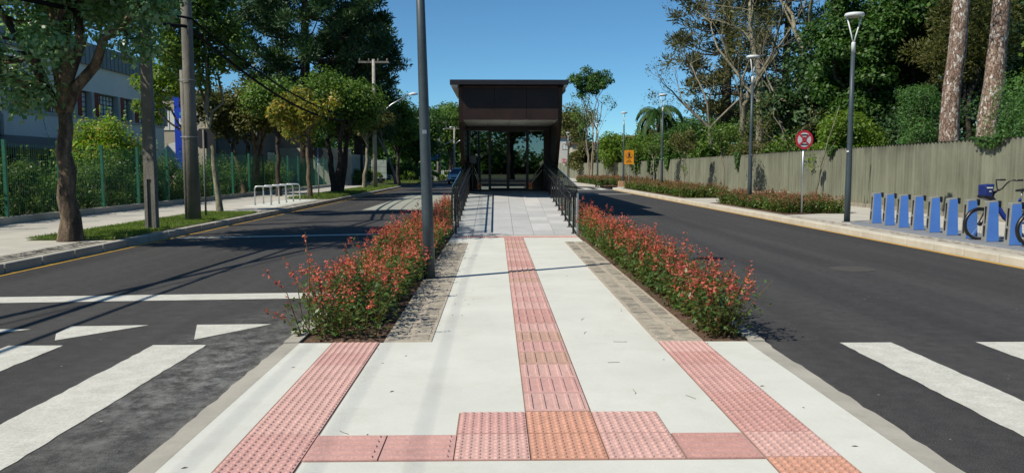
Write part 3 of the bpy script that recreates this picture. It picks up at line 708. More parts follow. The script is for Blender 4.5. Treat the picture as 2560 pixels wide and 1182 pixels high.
for sgn, X, lab in ((-1, -.90, 'black tubular ramp railing with glass balustrade nearer the left road'), (1, 1.74, 'black tubular ramp railing with glass balustrade on the right side of the ramp')):
    ro = thing('ramp_railing', lab, 'railing', (X, 18.1, 0), 0, 'railings of the access ramp')
    y = 18.15
    while y < 27.9:
        z = rz(y); mb = MB(); mb.box(-.02, .02, -.03 + y - 18.1, .03 + y - 18.1, z - .03, z + .90); mb.box(-.05, .05, y - 18.1 - .05, y - 18.1 + .05, z + .004, z + .014)
        mb.box(min(0, -sgn * .07), max(0, -sgn * .07), y - 18.1 - .01, y - 18.1 + .01, z + .70, z + .72); mb.box(min(0, -sgn * .07), max(0, -sgn * .07), y - 18.1 - .01, y - 18.1 + .01, z + .88, z + .90)
        mb.build('post', M_black, ro); y += 1.04
    for hh in (.92, .73):
        P = [(-sgn * .085, q - 18.1, rz(q) + hh) for q in (17.95, 20, 22, 24, 26, 27.6, 27.95)]
        mb = MB(); mb.tube(P, .021, 8); mb.build('handrail', M_black, ro, True)
    mb = MB(); mb.tube([(-sgn * .085, -.15, rz(18) + .92), (-sgn * .085, -.2, rz(18) + .88), (-sgn * .085, -.2, rz(18) + .77), (-sgn * .085, -.15, rz(18) + .73)], .021, 8); mb.build('rail_end', M_black, ro, True)
    y = 18.0
    while y < 27.7:
        y2 = min(y + 1.6, 28.0); mb = MB(); xg = sgn * .075
        v = []
        for q in (y, y2 - .02):
            for dx in (-.006, .006):
                v += [(xg + dx, q - 18.1, rz(q) - .02), (xg + dx, q - 18.1, rz(q) + 1.08)]
        mb.add(v, [(0, 1, 5, 4), (2, 6, 7, 3), (0, 4, 6, 2), (1, 3, 7, 5), (0, 2, 3, 1), (4, 5, 7, 6)]); mb.build('glass_panel', GLR, ro); y += 1.6
    mb = MB(); mb.box(sgn * .075 - .02, sgn * .075 + .02, -.16, -.115, .0, .98 if sgn > 0 else 1.0); mb.build('end_post', M_steel if sgn > 0 else M_black, ro)
cb = thing('control_box', 'grey rounded control box on a slim post by the left glass pane', 'control box', (-.80, 27.9, FZ))
mb = MB(); mb.box(-.13, .13, -.07, .07, .95, 1.24); bevel(mb.build('housing', mat('box grey', (.16, .19, .2), .5), cb), .03, 3)
mb = MB(); mb.box(-.03, .03, -.02, .02, 0, .96); mb.build('post', M_black, cb)

# ================================================================== FLOWER HEDGES
def flower_bed(label, x0, x1, y0, y1, z, h, nst, seed, dens=1., ls=.055, fl=.03, group='flower hedges', tall=6, out=(0, 0), hf=None, fm=None):
    rr = random.Random(seed); rg = np.random.default_rng(seed)
    t = thing('flower_hedge', label, 'flower hedge', ((x0 + x1) / 2, (y0 + y1) / 2, z), 0, group); cx, cy = (x0 + x1) / 2, (y0 + y1) / 2
    LV = []; FV = []; ST_ = []; mb = MB()
    for i in range(nst):
        bx, by = rr.uniform(x0 + .06, x1 - .06), rr.uniform(y0 + .05, y1 - .05); hh = h * (.88 + .14 * math.sin(by * 2.3 + seed) * math.sin(bx * 4 + by * .9)) * rr.uniform(.6, 1.1) * (hf(by) if hf else 1)
        if rr.random() < tall / 100: hh *= rr.uniform(1.1, 1.35)
        mid = (bx - cx) / ((x1 - x0) / 2); dx = mid * rr.uniform(.0, .22) * hh / .7 + rr.gauss(0, .07) + (out[0] if mid < 0 else out[1]) * rr.random()
        dy = rr.gauss(0, .09) - (.12 * rr.random() if by < y0 + .3 else 0)
        b = np.array([bx - cx, by - cy, 0]); tp = b + np.array([dx, dy, hh]); 
        if nst < 1500 or i % 3 == 0: mb.tube([tuple(b), tuple(b * .5 + tp * .5 + np.array([dx * -.12, 0, .02])), tuple(tp)], [.006, .004, .002], 3, cap=False)
        n = int(17 * dens); u = rg.uniform(.10, .96, n); P = b + (tp - b) * u[:, None] + rg.normal(size=(n, 3)) * np.array([.05, .05, .025])
        P[:, 2] = np.maximum(P[:, 2], .02)
        d = unit(np.stack([rg.normal(size=n), rg.normal(size=n), rg.normal(size=n) * .3 - .25], 1)); Nn = unit(np.cross(d, np.cross(np.array([0, 0, 1.]), d)) + rg.normal(size=(n, 3)) * .25)
        LV.append(leaf_mesh(P, Nn, ls * (1.15 - .3 * u) , .5, rg, d, .18))
        pf = .62 + .36 * math.sin(by * 2.6 + bx * 5 + seed) * math.sin(by * 1.1)
        if rr.random() < pf * (.75 if fm else 1):
            nf = int(rr.choice([9, 13, 17]) * max(.6, dens)); L = rr.uniform(.08, .2); k = rg.uniform(0, 1, nf)
            P = tp + np.stack([rg.normal(size=nf) * .014, rg.normal(size=nf) * .014, (k - .45) * L], 1)
            a = rg.uniform(0, 6.28, nf); d = unit(np.stack([np.cos(a), np.sin(a), rg.uniform(-.1, .7, nf)], 1)); Nn = unit(np.cross(d, rg.normal(size=(nf, 3))))
            FV.append(leaf_mesh(P + d * fl * .4, Nn, fl * (1.2 - .5 * k), .45, rg, d, .3))
            mb.tube([tuple(tp - [0, 0, L * .4]), tuple(tp + [0, 0, L * .6])], [.002, .001], 3, cap=False)
    mb.build('stems', L_stem, t); build_leaves('foliage', LV, L_hedge, t); build_leaves('blossoms', FV, fm or L_flow, t)
    return t
hl = flower_bed('red flowering hedge bed between the left road and the pale path', -1.80, -1.02, 6.98, 17.6, .04, .56, 900, 21, 1.25, .062, .036, out=(-.07, .05), hf=lambda y: .9 + .12 * min(1, (y - 7) / 5))
hr = flower_bed('red flowering hedge bed between the pale path and the right road', 1.84, 2.22, 7.02, 17.6, .04, .58, 760, 22, 1.25, .062, .036, out=(-.02, .12), hf=lambda y: .95 + .1 * min(1, (y - 7) / 5))
flower_bed('red flowering strip against the outside of the left ramp railing', -1.74, -1.12, 17.7, 27.5, .04, .6, 420, 23, .8, .07, .045)
flower_bed('red flowering strip against the outside of the right ramp railing', 1.95, 2.22, 17.7, 27.5, .04, .62, 360, 24, .8, .07, .045)
# a few long stray shoots at the near left corner
t = thing('flowering_shoot', 'thin lone flowering shoots arching over the left road at the hedge corner', 'plant', (-1.75, 7.15, .05))
mb = MB(); FV = []; LV = []; rg = np.random.default_rng(2)
for (dx, dy, hz) in ((-.36, .1, .62), (-.20, .3, .70), (-.10, .7, .88), (-.30, -.02, .25)):
    P = [Vector((0, dy * .5, 0)), Vector((dx * .35, dy * .8, hz * .6)), Vector((dx, dy, hz))]; mb.tube(P, [.006, .004, .002], 4)
    n = 12; u = rg.uniform(.6, 1, n)
    Q = np.array([P[1].lerp(P[2], (x - .5) * 2) for x in u]); FV.append(leaf_mesh(Q + rg.normal(size=(n, 3)) * .014, unit(rg.normal(size=(n, 3))), .04, .5, rg))
    n = 9; u = rg.uniform(0, .8, n); Q = np.array([P[0].lerp(P[1], x) for x in u]); LV.append(leaf_mesh(Q + rg.normal(size=(n, 3)) * .03, unit(rg.normal(size=(n, 3)) + [0, 0, 1]), .065, .5, rg))
mb.build('stems', L_stem, t); build_leaves('leaves', LV, L_hedge, t); build_leaves('blossoms', FV, L_flow, t)

def soil_bed(pts, z): mb = MB(); mb.prism(pts, z - .05, z + .012); struct(mb.build('planting_soil', M_soil))
soil_bed([(8.62, 23.9), (11.0, 25.2), (11.0, 32.4), (8.62, 32.4)], .14); soil_bed([(8.62, 37.2), (11.2, 37.2), (11.2, 55.5), (8.62, 55.5)], .14); soil_bed([(8.4, 62), (12.4, 62), (12.4, 82), (7.4, 82)], .14)
flower_bed('low red flowering bed on the right pavement nearest the bicycle docks', 8.75, 10.9, 24.5, 32.3, .14, .52, 1300, 31, 1.0, .10, .06, fm=L_flowf, hf=lambda y: 1)
flower_bed('low red flowering bed on the right pavement around the tall third lamp post', 8.7, 11.1, 37.4, 55.3, .14, .6, 1800, 32, .9, .13, .07, fm=L_flowf)
flower_bed('far red flowering bed before the bend of the ribbed wall', 7.9, 12.2, 63, 80, .14, .65, 1300, 33, .9, .17, .11, fm=L_flowf)
# low block seats between the beds
for (x, y, lx, lab) in ((11.4, 33.6, 1.5, 'long low concrete block beside the nearer pavement flower bed'), (9.6, 59.5, 1.2, 'short orange brown concrete block between the far flower beds')):
    mb = MB(); mb.box(-lx / 2, lx / 2, -.25, .25, 0, .42); o = bevel(mb.build('concrete_block', M_walk if x > 10 else mat('clay block', (.45, .26, .15), .9), None), .02); o.location = (x, y, .14); tag(o, lab, 'block')

# ================================================================== STREET LAMPS
def make_lamp():
    t = thing('street_lamp', '', 'street lamp', (0, 0, 0), 0, 'graphite street lamps with a round white head')
    mb = MB(); mb.lathe([(.078, 0), (.078, .9), (.062, 3.0), (.050, 4.72)], 18); mb.build('pole', M_pole, t, True)
    mb = MB(); mb.lathe([(.13, 0), (.13, .012), (.10, .012), (.085, .02)], 18); mb.build('base_flange', M_pole, t)
    mb = MB(); mb.lathe([(.052, 0), (.052, .25), (.04, .28)], 14, (0, 0, 4.70)); mb.build('collar', M_white, t, True)
    for s_ in (-1, 1):
        mb = MB(); mb.tube([(s_ * .01, 0, 4.96), (s_ * .06, 0, 5.2), (s_ * .17, 0, 5.66)], .018, 8); mb.build('bracket', M_white, t, True)
    mb = MB(); mb.lathe([(.05, 5.66), (.225, 5.67), (.24, 5.69), (.24, 5.735), (.225, 5.76), (.05, 5.77)], 28); hd = mb.build('lamp_head', M_white, t, True)
    mb = MB(); mb.lathe([(.01, 5.648), (.16, 5.65), (.17, 5.657), (.16, 5.659)], 24); mb.build('lens', mat('lamp lens', (.35, .38, .32), .3), hd, True)
    mb = MB(); mb.box(-.075, -.02, -.080, -.077, 1.95, 2.0); mb.build('inspection_label', M_white, t)
    return t
lamp = make_lamp(); lamp.location = (-.90, 10.88, .045); lamp.rotation_euler = (0, R(-1.6), R(35))
lamp['label'] = 'nearest lamp post, standing in the flower hedge left of the path'
for i, (x, y, lab, rzz) in enumerate([(9.16, 20.9, 'lamp post with a white round head standing beside the blue bicycle docks', -20),
        (9.45, 30.0, 'lamp post rising out of the nearer pavement flower bed on the right', 40), (9.62, 46.9, 'lamp post left of the palm, rising out of the second flower bed', 15),
        (9.85, 62.5, 'lamp post immediately left of the orange crossing sign', 60), (9.85, 78.5, 'slim far lamp post standing left of the one at the orange sign', 20), (8.7, 98, 'farthest and smallest lamp post, just right of the station', 0)]):
    d = dup(lamp, lab, (x, y, .14), R(rzz)); d.rotation_euler = (0, R([.1, .25, .1, 0, 0, 0][i]), R(rzz)); d.scale = (1, 1, [.925, .955, .975, .98, .98, .98][i])

# ================================================================== BICYCLE DOCKS + BICYCLES
mb = MB(); mb.prism([(8.9, 9), (10.25, 9), (10.25, 20.0), (9.9, 20.5), (9.25, 20.55), (8.9, 20.1)], .10, .172); struct(bevel(mb.build('dock_plinth', M_base), .008))
def make_dock():
    t = thing('bicycle_dock', '', 'bicycle dock', (0, 0, 0), 0, 'blue bicycle docks on the grey plinth')
    # tapered housing: wide face looks to -Y
    def sec(z): f_ = z / .76; return .125 - .035 * f_, .075 - .012 * f_
    mb = MB(); v = []
    zs = [0, .02, .74]
    for z in zs:
        a, b = sec(z); v += [(-a, -b, z), (a, -b, z), (a, b, z), (-a, b, z)]
    fs = [(0, 1, 5, 4), (1, 2, 6, 5), (2, 3, 7, 6), (3, 0, 4, 7), (4, 5, 9, 8), (5, 6, 10, 9), (6, 7, 11, 10), (7, 4, 8, 11)]
    a, b = sec(.76); v += [(-a + .01, -b + .006, .755), (a - .008, -b + .006, .775), (a - .008, b - .006, .775), (-a + .01, b - .006, .755)]
    fs += [(8, 9, 13, 12), (9, 10, 14, 13), (10, 11, 15, 14), (11, 8, 12, 15), (12, 13, 14, 15)]
    mb.add(v, fs); bevel(mb.build('housing', M_gray, t), .008, 2)
    for s_ in (-1, 1):
        mb = MB(); a0, b0 = sec(.015); a1, b1 = sec(.735); e = .012
        q = [(-a0 + e, s_ * (b0 + .003), .015), (a0 - .004, s_ * (b0 + .003), .015), (a1 - .004, s_ * (b1 + .003), .745), (-a1 + e, s_ * (b1 + .003), .725)]
        if s_ > 0: q = q[::-1]
        p = [(x, y - s_ * .006, z) for x, y, z in q]
        mb.add(q + p, [(0, 1, 2, 3), (0, 4, 5, 1), (1, 5, 6, 2), (2, 6, 7, 3), (3, 7, 4, 0)]); mb.build('blue_panel', M_blue, t)
    mb = MB(); mb.box(-.128, -.100, -.022, .022, .10, .30, Matrix.Shear('XY', 4, (0, 0)) if False else None); mb.box(-.112, -.088, -.02, .02, .34, .66); bevel(mb.build('docking_slot', M_black, t), .008)
    mb = MB(); mb.box(.085, .165, -.045, .045, .66, .765); mb.box(.15, .17, -.03, .03, .64, .70); bevel(mb.build('latch_head', M_black, t), .01)
    mb = MB(); mb.box(-.14, .14, -.09, .09, 0, .006); mb.build('base_plate', M_steel, t)
    return t
dock = make_dock(); names = ['first', 'second', 'third', 'fourth', 'fifth', 'sixth', 'seventh', 'eighth', 'ninth', 'tenth']
dlab = ['empty blue bicycle dock at the far end of the row, nearest the lamp post', 'empty blue bicycle dock second from the lamp post end', 'empty blue bicycle dock third from the lamp post end',
        'empty blue bicycle dock fourth from the lamp post end', 'empty blue bicycle dock fifth from the lamp post end, under the wall shadow', 'empty blue bicycle dock two places before the parked bicycle',
        'empty blue bicycle dock just before the parked bicycle, partly behind its wheel', 'blue bicycle dock standing in front of the bicycle with the blue basket', 'blue bicycle dock right of the parked bicycle at the edge of view', 'nearest blue bicycle dock holding the bicycle cut off by the edge of view']
for i in range(10):
    y = 19.82 - i * .708; x = 9.40 - .026 * i
    if i == 0: dock.location = (x, y, .172); dock['label'] = dlab[0]
    else: dup(dock, dlab[i], (x, y, .172))
def make_bike():
    t = thing('bicycle', 'parked blue rental bicycle with a blue front basket, behind a blue dock', 'bicycle', (0, 0, 0), 0, 'blue rental bicycles')
    M_tyre = mat('tyre rubber', (.02, .02, .021), .8); r = .285
    MB_blue = mat('bicycle blue', (.02, .05, .32), .35, (.015, .04, .26), 4)
    for cx in (0, 1.02):
        mb = MB(); mb.tube([(cx + r * math.cos(a), 0, r + .02 + r * math.sin(a)) for a in [2 * math.pi * k / 36 for k in range(36)]], .027, 8, closed=True); wh = mb.build('wheel', M_tyre, t, True)
        mb = MB(); mb.tube([(cx + (r - .028) * math.cos(a), 0, r + .02 + (r - .028) * math.sin(a)) for a in [2 * math.pi * k / 32 for k in range(32)]], .009, 6, closed=True); mb.build('rim', M_steel, wh, True)
        mb = MB()
        for k in range(20):
            a = 2 * math.pi * k / 20; mb.tube([(cx, (-.02 if k % 2 else .02), r + .02), (cx + (r - .03) * math.cos(a), 0, r + .02 + (r - .03) * math.sin(a))], .0016, 3)
        mb.build('spokes', M_steel, wh)
        mb = MB(); mb.lathe([(.03, -.04), (.04, -.02), (.04, .02), (.03, .04)], 12, (cx, 0, r + .02), Matrix.Rotation(math.pi / 2, 4, 'X')); mb.build('hub', M_black, wh)
    # fork and mudguards
    mb = MB()
    for s_ in (-1, 1): mb.tube([(0, s_ * .05, r + .02), (.07, s_ * .05, .45), (.17, s_ * .04, .68)], .015, 8)
    mb.tube([(.17, 0, .66), (.25, 0, .93)], .024, 8); mb.build('fork', M_black, t, True)
    for cx, a0, a1 in ((0, 25, 225), (1.02, -10, 170)):
        mb = MB(); A = [R(a0 + (a1 - a0) * k / 18) for k in range(19)]
        v = [];
        for a in A:
            for s_, q in ((-.032, .02), (-.02, .034), (.02, .034), (.032, .02)): v.append((cx + (r + q) * math.cos(a), s_, r + .02 + (r + q) * math.sin(a)))
        mb.add(v, [(i * 4 + j, i * 4 + j + 1, i * 4 + 5 + j, i * 4 + 4 + j) for i in range(18) for j in range(3)]); mb.build('mudguard', M_black, t, True)
    mb = MB(); mb.tube([(.21, 0, .80), (.34, 0, .62), (.48, 0, .42), (.62, 0, .33)], [.042, .046, .048, .05], 10); mb.tube([(.62, 0, .33), (.72, 0, .62), (.76, 0, .78)], [.04, .03, .026], 10); mb.tube([(.62, 0, .33), (1.02, .05, r + .02)], .02, 8); mb.tube([(.72, .03, .6), (1.02, .05, r + .02)], .016, 8)
    mb.build('frame', MB_blue, t, True)
    mb = MB(); mb.extr([(.10, .30), (.18, .22), (.30, .24), (.30, .60), (.2, .66), (.10, .5)], -.042, .042, lambda u, v_, w_: (u, w_, v_)); bevel(mb.build('wheel_cover', M_black, t), .01)
    mb = MB(); mb.tube([(.26, 0, .90), (.33, 0, .96)], .02, 8)
    for s_ in (-1, 1): mb.tube([(.33, 0, .94), (.35, s_ * .08, .98), (.38, s_ * .16, 1.08), (.42, s_ * .23, 1.14), (.58, s_ * .26, 1.14)], .013, 8)
    mb.build('handlebar', M_black, t, True)
    for s_ in (-1, 1): mb = MB(); mb.tube([(.48, s_ * .243, 1.14), (.62, s_ * .265, 1.14)], .018, 8); mb.build('grip', M_black, t, True)
    mb = MB(); mb.add([(.0, -.11, .84), (.15, -.11, .81), (.15, .11, .81), (.0, .11, .84), (.0, -.12, 1.05), (.18, -.13, 1.07), (.18, .13, 1.07), (.0, .12, 1.05)], [(3, 2, 1, 0), (0, 1, 5, 4), (1, 2, 6, 5), (2, 3, 7, 6), (3, 0, 4, 7), (4, 5, 6, 7)])
    bk = bevel(mb.build('basket', mat('basket blue', (.02, .04, .20), .4), t), .02, 3)
    mb = MB(); mb.add([(-.01, -.12, .81), (.2, -.12, .74), (.2, .12, .74), (-.01, .12, .81), (-.01, -.12, .86), (.18, -.12, .83), (.18, .12, .83), (-.01, .12, .86)], [(3, 2, 1, 0), (0, 1, 5, 4), (1, 2, 6, 5), (2, 3, 7, 6), (3, 0, 4, 7), (4, 5, 6, 7)]); bevel(mb.build('basket_tray', M_black, t), .015)
    mb = MB(); mb.box(.03, .14, -.128, -.120, .985, 1.01); mb.box(.08, .12, -.124, -.116, .92, .94); mb.build('logo', M_white, bk)
    mb = MB(); mb.tube([(.76, 0, .78), (.79, 0, .92)], .014, 8); mb.build('seat_post', M_steel, t, True)
    mb = MB(); mb.add([(.66, -.02, .92), (.66, .02, .92), (.92, .09, .92), (.92, -.09, .92), (.66, -.02, .96), (.66, .02, .96), (.92, .08, .99), (.92, -.08, .99)], [(0, 1, 2, 3), (4, 7, 6, 5), (0, 3, 7, 4), (1, 5, 6, 2), (0, 4, 5, 1), (3, 2, 6, 7)]); bevel(mb.build('saddle', M_black, t), .015, 3)
    mb = MB(); mb.lathe([(.09, -.03), (.09, .03)], 16, (.62, -.06, .33), Matrix.Rotation(math.pi / 2, 4, 'X')); mb.build('chain_guard', M_black, t)
    return t
bike = make_bike(); bike.location = (9.26, 15.27, .172)
dup(bike, 'second blue rental bicycle, only its front wheel showing at the right edge', (9.36, 13.86, .172))

# ================================================================== SIGNS
def disc(r, y0, y1, z, n=32): 
    mb = MB(); mb.lathe([(r, y0), (r, y1)], n, (0, 0, z), Matrix.Rotation(math.pi / 2, 4, 'X')); return mb
M_sred = mat('sign red', (.62, .03, .05), .45); M_sblk = mat('sign black', (.015, .015, .02), .5); M_swht = mat('sign white', (.72, .74, .74), .45)
def round_sign(label, loc, rz_, sc=1.):
    t = thing('road_sign', label, 'road sign', loc, rz_, 'no stopping signs')
    mb = MB(); mb.tube([(0, 0, -.05), (0, 0, 2.50)], .028, 10); mb.build('post', M_steel, t, True)
    D = disc(.285, .04, .045, 2.24); pl = D.build('plate', M_sred, t)
    disc(.215, .047, .049, 2.24).build('white_field', M_swht, pl)
    mb = MB()                                                # black E on its back: two bars and a waist
    mb.box(-.11, .11, -.054, -.051, 2.36, 2.40); mb.box(-.11, .11, -.054, -.051, 2.08, 2.12); mb.box(-.07, .07, -.053, -.050, 2.16, 2.32)
    mb.build('letter', M_sblk, pl)
    mb = MB()
    for a in (45, -45): mb.box(-.25, .25, -.0575 if a > 0 else -.0565, -.055, -.024, .024, Matrix.Translation((0, 0, 2.24)) @ Matrix.Rotation(R(a), 4, 'Y'))
    mb.build('slash', M_sred, pl)
    return t
round_sign('red and white round no stopping sign on a steel post at the pavement edge', (9.25, 24.3, .14), R(8))
s2 = round_sign('tiny distant no stopping sign beside the right edge of the station', (8.3, 99, .14), 0)
# orange crossing sign
t = thing('warning_sign', 'orange rectangular pedestrian crossing sign on a thin steel post', 'road sign', (9.95, 60.6, .14))
mb = MB(); mb.tube([(0, 0, 0), (0, 0, 2.6)], .03, 8); mb.build('post', M_steel, t)
mb = MB(); mb.box(-.36, .36, -.05, -.035, 1.65, 2.7); pl = bevel(mb.build('plate', mat('sign orange', (.75, .30, .01), .5, (.70, .27, .01), 2), t), .01)
mb = MB()
for a, b in (((0, 2.6), (.3, 2.3)), ((.3, 2.3), (0, 2.0)), ((0, 2.0), (-.3, 2.3)), ((-.3, 2.3), (0, 2.6))): mb.tube([(a[0], -.053, a[1]), (b[0], -.053, b[1])], .008, 4)
mb.tube([(0, -.054, 2.52), (0, -.054, 2.47)], .035, 8); mb.tube([(0, -.054, 2.46), (0, -.054, 2.3)], .04, 6)
mb.tube([(0, -.054, 2.32), (-.07, -.054, 2.16)], .022, 5); mb.tube([(0, -.054, 2.32), (.07, -.054, 2.16)], .022, 5); mb.tube([(0, -.054, 2.44), (-.1, -.054, 2.33)], .018, 5); mb.tube([(0, -.054, 2.44), (.1, -.054, 2.34)], .018, 5)
for k in (-.2, -.12, -.04, .04, .12, .2): mb.tube([(k, -.053, 2.25), (k * .8, -.053, 2.12)], .012, 4)
mb.build('symbol', M_sblk, pl)
def text(body, size, m, parent, M, name='lettering', ext=.004):
    c = bpy.data.curves.new(name, 'FONT'); c.body = body; c.size = size; c.extrude = ext; c.align_x = 'CENTER'; c.align_y = 'CENTER'
    o = bpy.data.objects.new(name, c); COL.objects.link(o); bpy.context.view_layer.update()
    me = bpy.data.meshes.new_from_object(o.evaluated_get(bpy.context.evaluated_depsgraph_get())); bpy.data.objects.remove(o)
    me.materials.clear(); me.materials.append(m); me.transform(M); q = bpy.data.objects.new(name, me); COL.objects.link(q); q.parent = parent; return q
RX = Matrix.Rotation(math.pi / 2, 4, 'X')
text('FAIXA', .10, M_sblk, pl, Matrix.Translation((0, -.055, 1.93)) @ RX); text('ELEVADA', .10, M_sblk, pl, Matrix.Translation((0, -.055, 1.82)) @ RX)
# sign backs on the left pavement
for (x, y, lab, zc, r_) in ((-8.2, 23.0, 'black octagonal sign back on a post beside the thick concrete pole', 2.22, .30), (-8.15, 37.4, 'small dark round sign back on a pale post right of the bicycle racks', 2.1, .24)):
    t = thing('road_sign', lab, 'road sign', (x, y, .14)); mb = MB(); mb.tube([(0, 0, 0), (0, 0, zc + .25)], .028, 8); mb.build('post', M_steel if y > 30 else M_polec, t, True)
    mb = MB(); mb.lathe([(r_, .03), (r_, .04)], 8 if y < 30 else 24, (0, 0, zc), Matrix.Rotation(-math.pi / 2, 4, 'X') @ Matrix.Rotation(R(22.5), 4, 'Z')); mb.build('plate', M_sblk, t)

# ================================================================== CONCRETE POLES + CABLES
t = thing('utility_pole', 'slotted rectangular concrete pole on the left verge right of the big tree', 'utility pole', (-7.73, 18.3, .14), 0, 'concrete utility poles')
mb = MB()
for s_ in (-1, 1): 
    v = []
    for z, a, b in ((-.05, .125, .09), (9.5, .07, .07)):
        x0, x1 = (s_ * a, s_ * (a * .42)); v += [(x0, -b, z), (x1, -b, z), (x1, b, z), (x0, b, z)]
    mb.add(v, [(0, 1, 5, 4), (1, 2, 6, 5), (2, 3, 7, 6), (3, 0, 4, 7), (4, 5, 6, 7)])
mb.add([(-.062, -.05, -.05), (.062, -.05, -.05), (.062, .05, -.05), (-.062, .05, -.05), (-.03, -.03, 9.4), (.03, -.03, 9.4), (.03, .03, 9.4), (-.03, .03, 9.4)], [(0, 1, 5, 4), (1, 2, 6, 5), (2, 3, 7, 6), (3, 0, 4, 7), (4, 5, 6, 7)])
mb.add([(-.105, -.088, 1.15), (.105, -.088, 1.15), (.105, .088, 1.15), (-.105, .088, 1.15), (-.075, -.072, 9.4), (.075, -.072, 9.4), (.075, .072, 9.4), (-.075, .072, 9.4)], [(0, 1, 5, 4), (1, 2, 6, 5), (2, 3, 7, 6), (3, 0, 4, 7), (4, 5, 6, 7)]); mb.build('shaft', M_polec, t)
mb = MB(); mb.box(-.5, .5, -.05, .05, 5.3, 5.4); mb.build('crossarm', M_polec, t)
t = thing('utility_pole', 'thick round concrete pole on the left verge', 'utility pole', (-7.90, 21.3, .14), 0, 'concrete utility poles', ry=R(-.3))
mb = MB(); mb.lathe([(.178, -.05), (.145, 3.5), (.115, 10)], 20); mb.build('shaft', M_polec, t, True)
for z in (2.2, 3.65): mb = MB(); mb.tube([(.215 * math.cos(a) - .05, .185 * math.sin(a), z) for a in [k * .3927 for k in range(16)]], .008, 4, closed=True); mb.build('strap', M_steel, t)
t = thing('utility_pole', 'slim round pipe pole strapped to the left side of the thick pole', 'utility pole', (-8.05, 21.25, .14), 0, 'concrete utility poles', ry=R(-.3))
mb = MB(); mb.lathe([(.066, -.05), (.062, 3.9)], 12); mb.build('shaft', M_polec, t, True)
def farpole(label, loc, h, arms, rot=0, r=.16):
    t = thing('utility_pole', label, 'utility pole', loc, rot, 'concrete utility poles'); mb = MB(); mb.lathe([(r, -.05), (r * .62, h)], 12); mb.build('shaft', M_barkl if False else mat('pale pole', (.42, .40, .34), .9, (.3, .28, .24), 3), t, True)
    mb = MB(); mb.box(-1, 1, -.05, .05, h - .25, h - .12)
    for k in (-.9, -.3, .3, .9): mb.lathe([(.04, 0), (.06, .08), (.03, .18)], 8, (k, 0, h - .12))
    mb.build('crossarm', M_polec, t)
    for (z, dx, dz) in arms:
        mb = MB(); mb.tube([(0, 0, z), (dx * .5, -.02, z + dz * .6), (dx, -.05, z + dz)], .045, 8); a = mb.build('lamp_arm', M_steel, t, True)
        mb = MB(); s_ = 1 if dx > 0 else -1; mb.tube([(dx, -.05, z + dz), (dx + s_ * .3, -.05, z + dz + .06), (dx + s_ * .6, -.05, z + dz + .05)], [.06, .11, .05], 8); mb.build('lamp_head', M_white, a, True)
    return t
farpole('pale concrete pole with a long street lamp arm beside the araucaria', (-8.05, 54.2, .14), 8.5, [(4.6, 2.3, 1.6), (4.9, -.7, .1)])
farpole('pale pole with angled lamp arms just left of the station', (-4.9, 96, 0), 6.3, [(4.9, -1.8, -.9), (4.2, 1.3, .9)], 0, .14)
farpole('dark shaded pole behind the blue hanging sign', (-7.0, 100, 0), 7.2, [(6.0, 1.2, .4)], 0, .3)
M_cab = mat('cable rubber', (.012, .012, .014), .9, spec=.1)
def cable(label, pts, r, sag):
    out = []
    for a, b in zip(pts, pts[1:]):
        a, b = Vector(a), Vector(b)
        for i in range(24):
            u = i / 24; p = a.lerp(b, u); p.z -= sag * 4 * u * (1 - u); out.append(p)
    out.append(Vector(pts[-1])); mb = MB(); mb.tube(out, r, 5); o = mb.build('overhead_cable', M_cab, None, True)
    return tag(o, label, 'cable', 'overhead cables along the left pavement')
cable('lowest thick bundled cable running from the thick pole down the street', [(-7.9, -14, 5.3), (-7.9, 21.3, 5.15), (-8.05, 54.2, 5.1)], .045, 1.25)
cable('second thick bundled cable just above the lowest one', [(-7.8, -14, 5.6), (-7.8, 21.3, 5.35), (-7.95, 54.2, 5.2)], .032, 1.05)
cable('thin black cable between the bundled cables and the araucaria', [(-7.75, 21.3, 5.8), (-8.05, 54.2, 5.6)], .018, .85)
for i, (dx, z, lb) in enumerate(((-.7, 8.5, 'thin power wire highest and farthest from the road'), (-.2, 8.5, 'thin power wire second from the building side'), (.45, 8.5, 'thin power wire second from the road side'), (.95, 8.5, 'thin power wire highest and nearest the road'))):
    cable(lb, [(-7.9 + dx, -14, z), (-7.9 + dx, 21.3, z), (-8.05 + dx, 54.2, 8.35)], .006, .5)
for i, (x0, y0, x1, y1, r_, lb) in enumerate(((-5.2, 8.0, -2.4, 20.5, .035, 'upper thick cable crossing high over the left road'), (-5.15, 8.5, -2.35, 20.8, .028, 'second cable crossing high over the left road'), (-4.85, 8.3, -2.1, 21.2, .014, 'thinnest cable crossing high over the left road'))):
    z = 7.0; k = z * .966; dx, dy = .849 * k, .527 * k; ux, uy = x1 - x0, y1 - y0
    cable(lb, [(x0 - dx - ux * 1.2, y0 - dy - uy * 1.2, z), (x1 - dx + ux * .25, y1 - dy + uy * .25, z)], r_, .0)

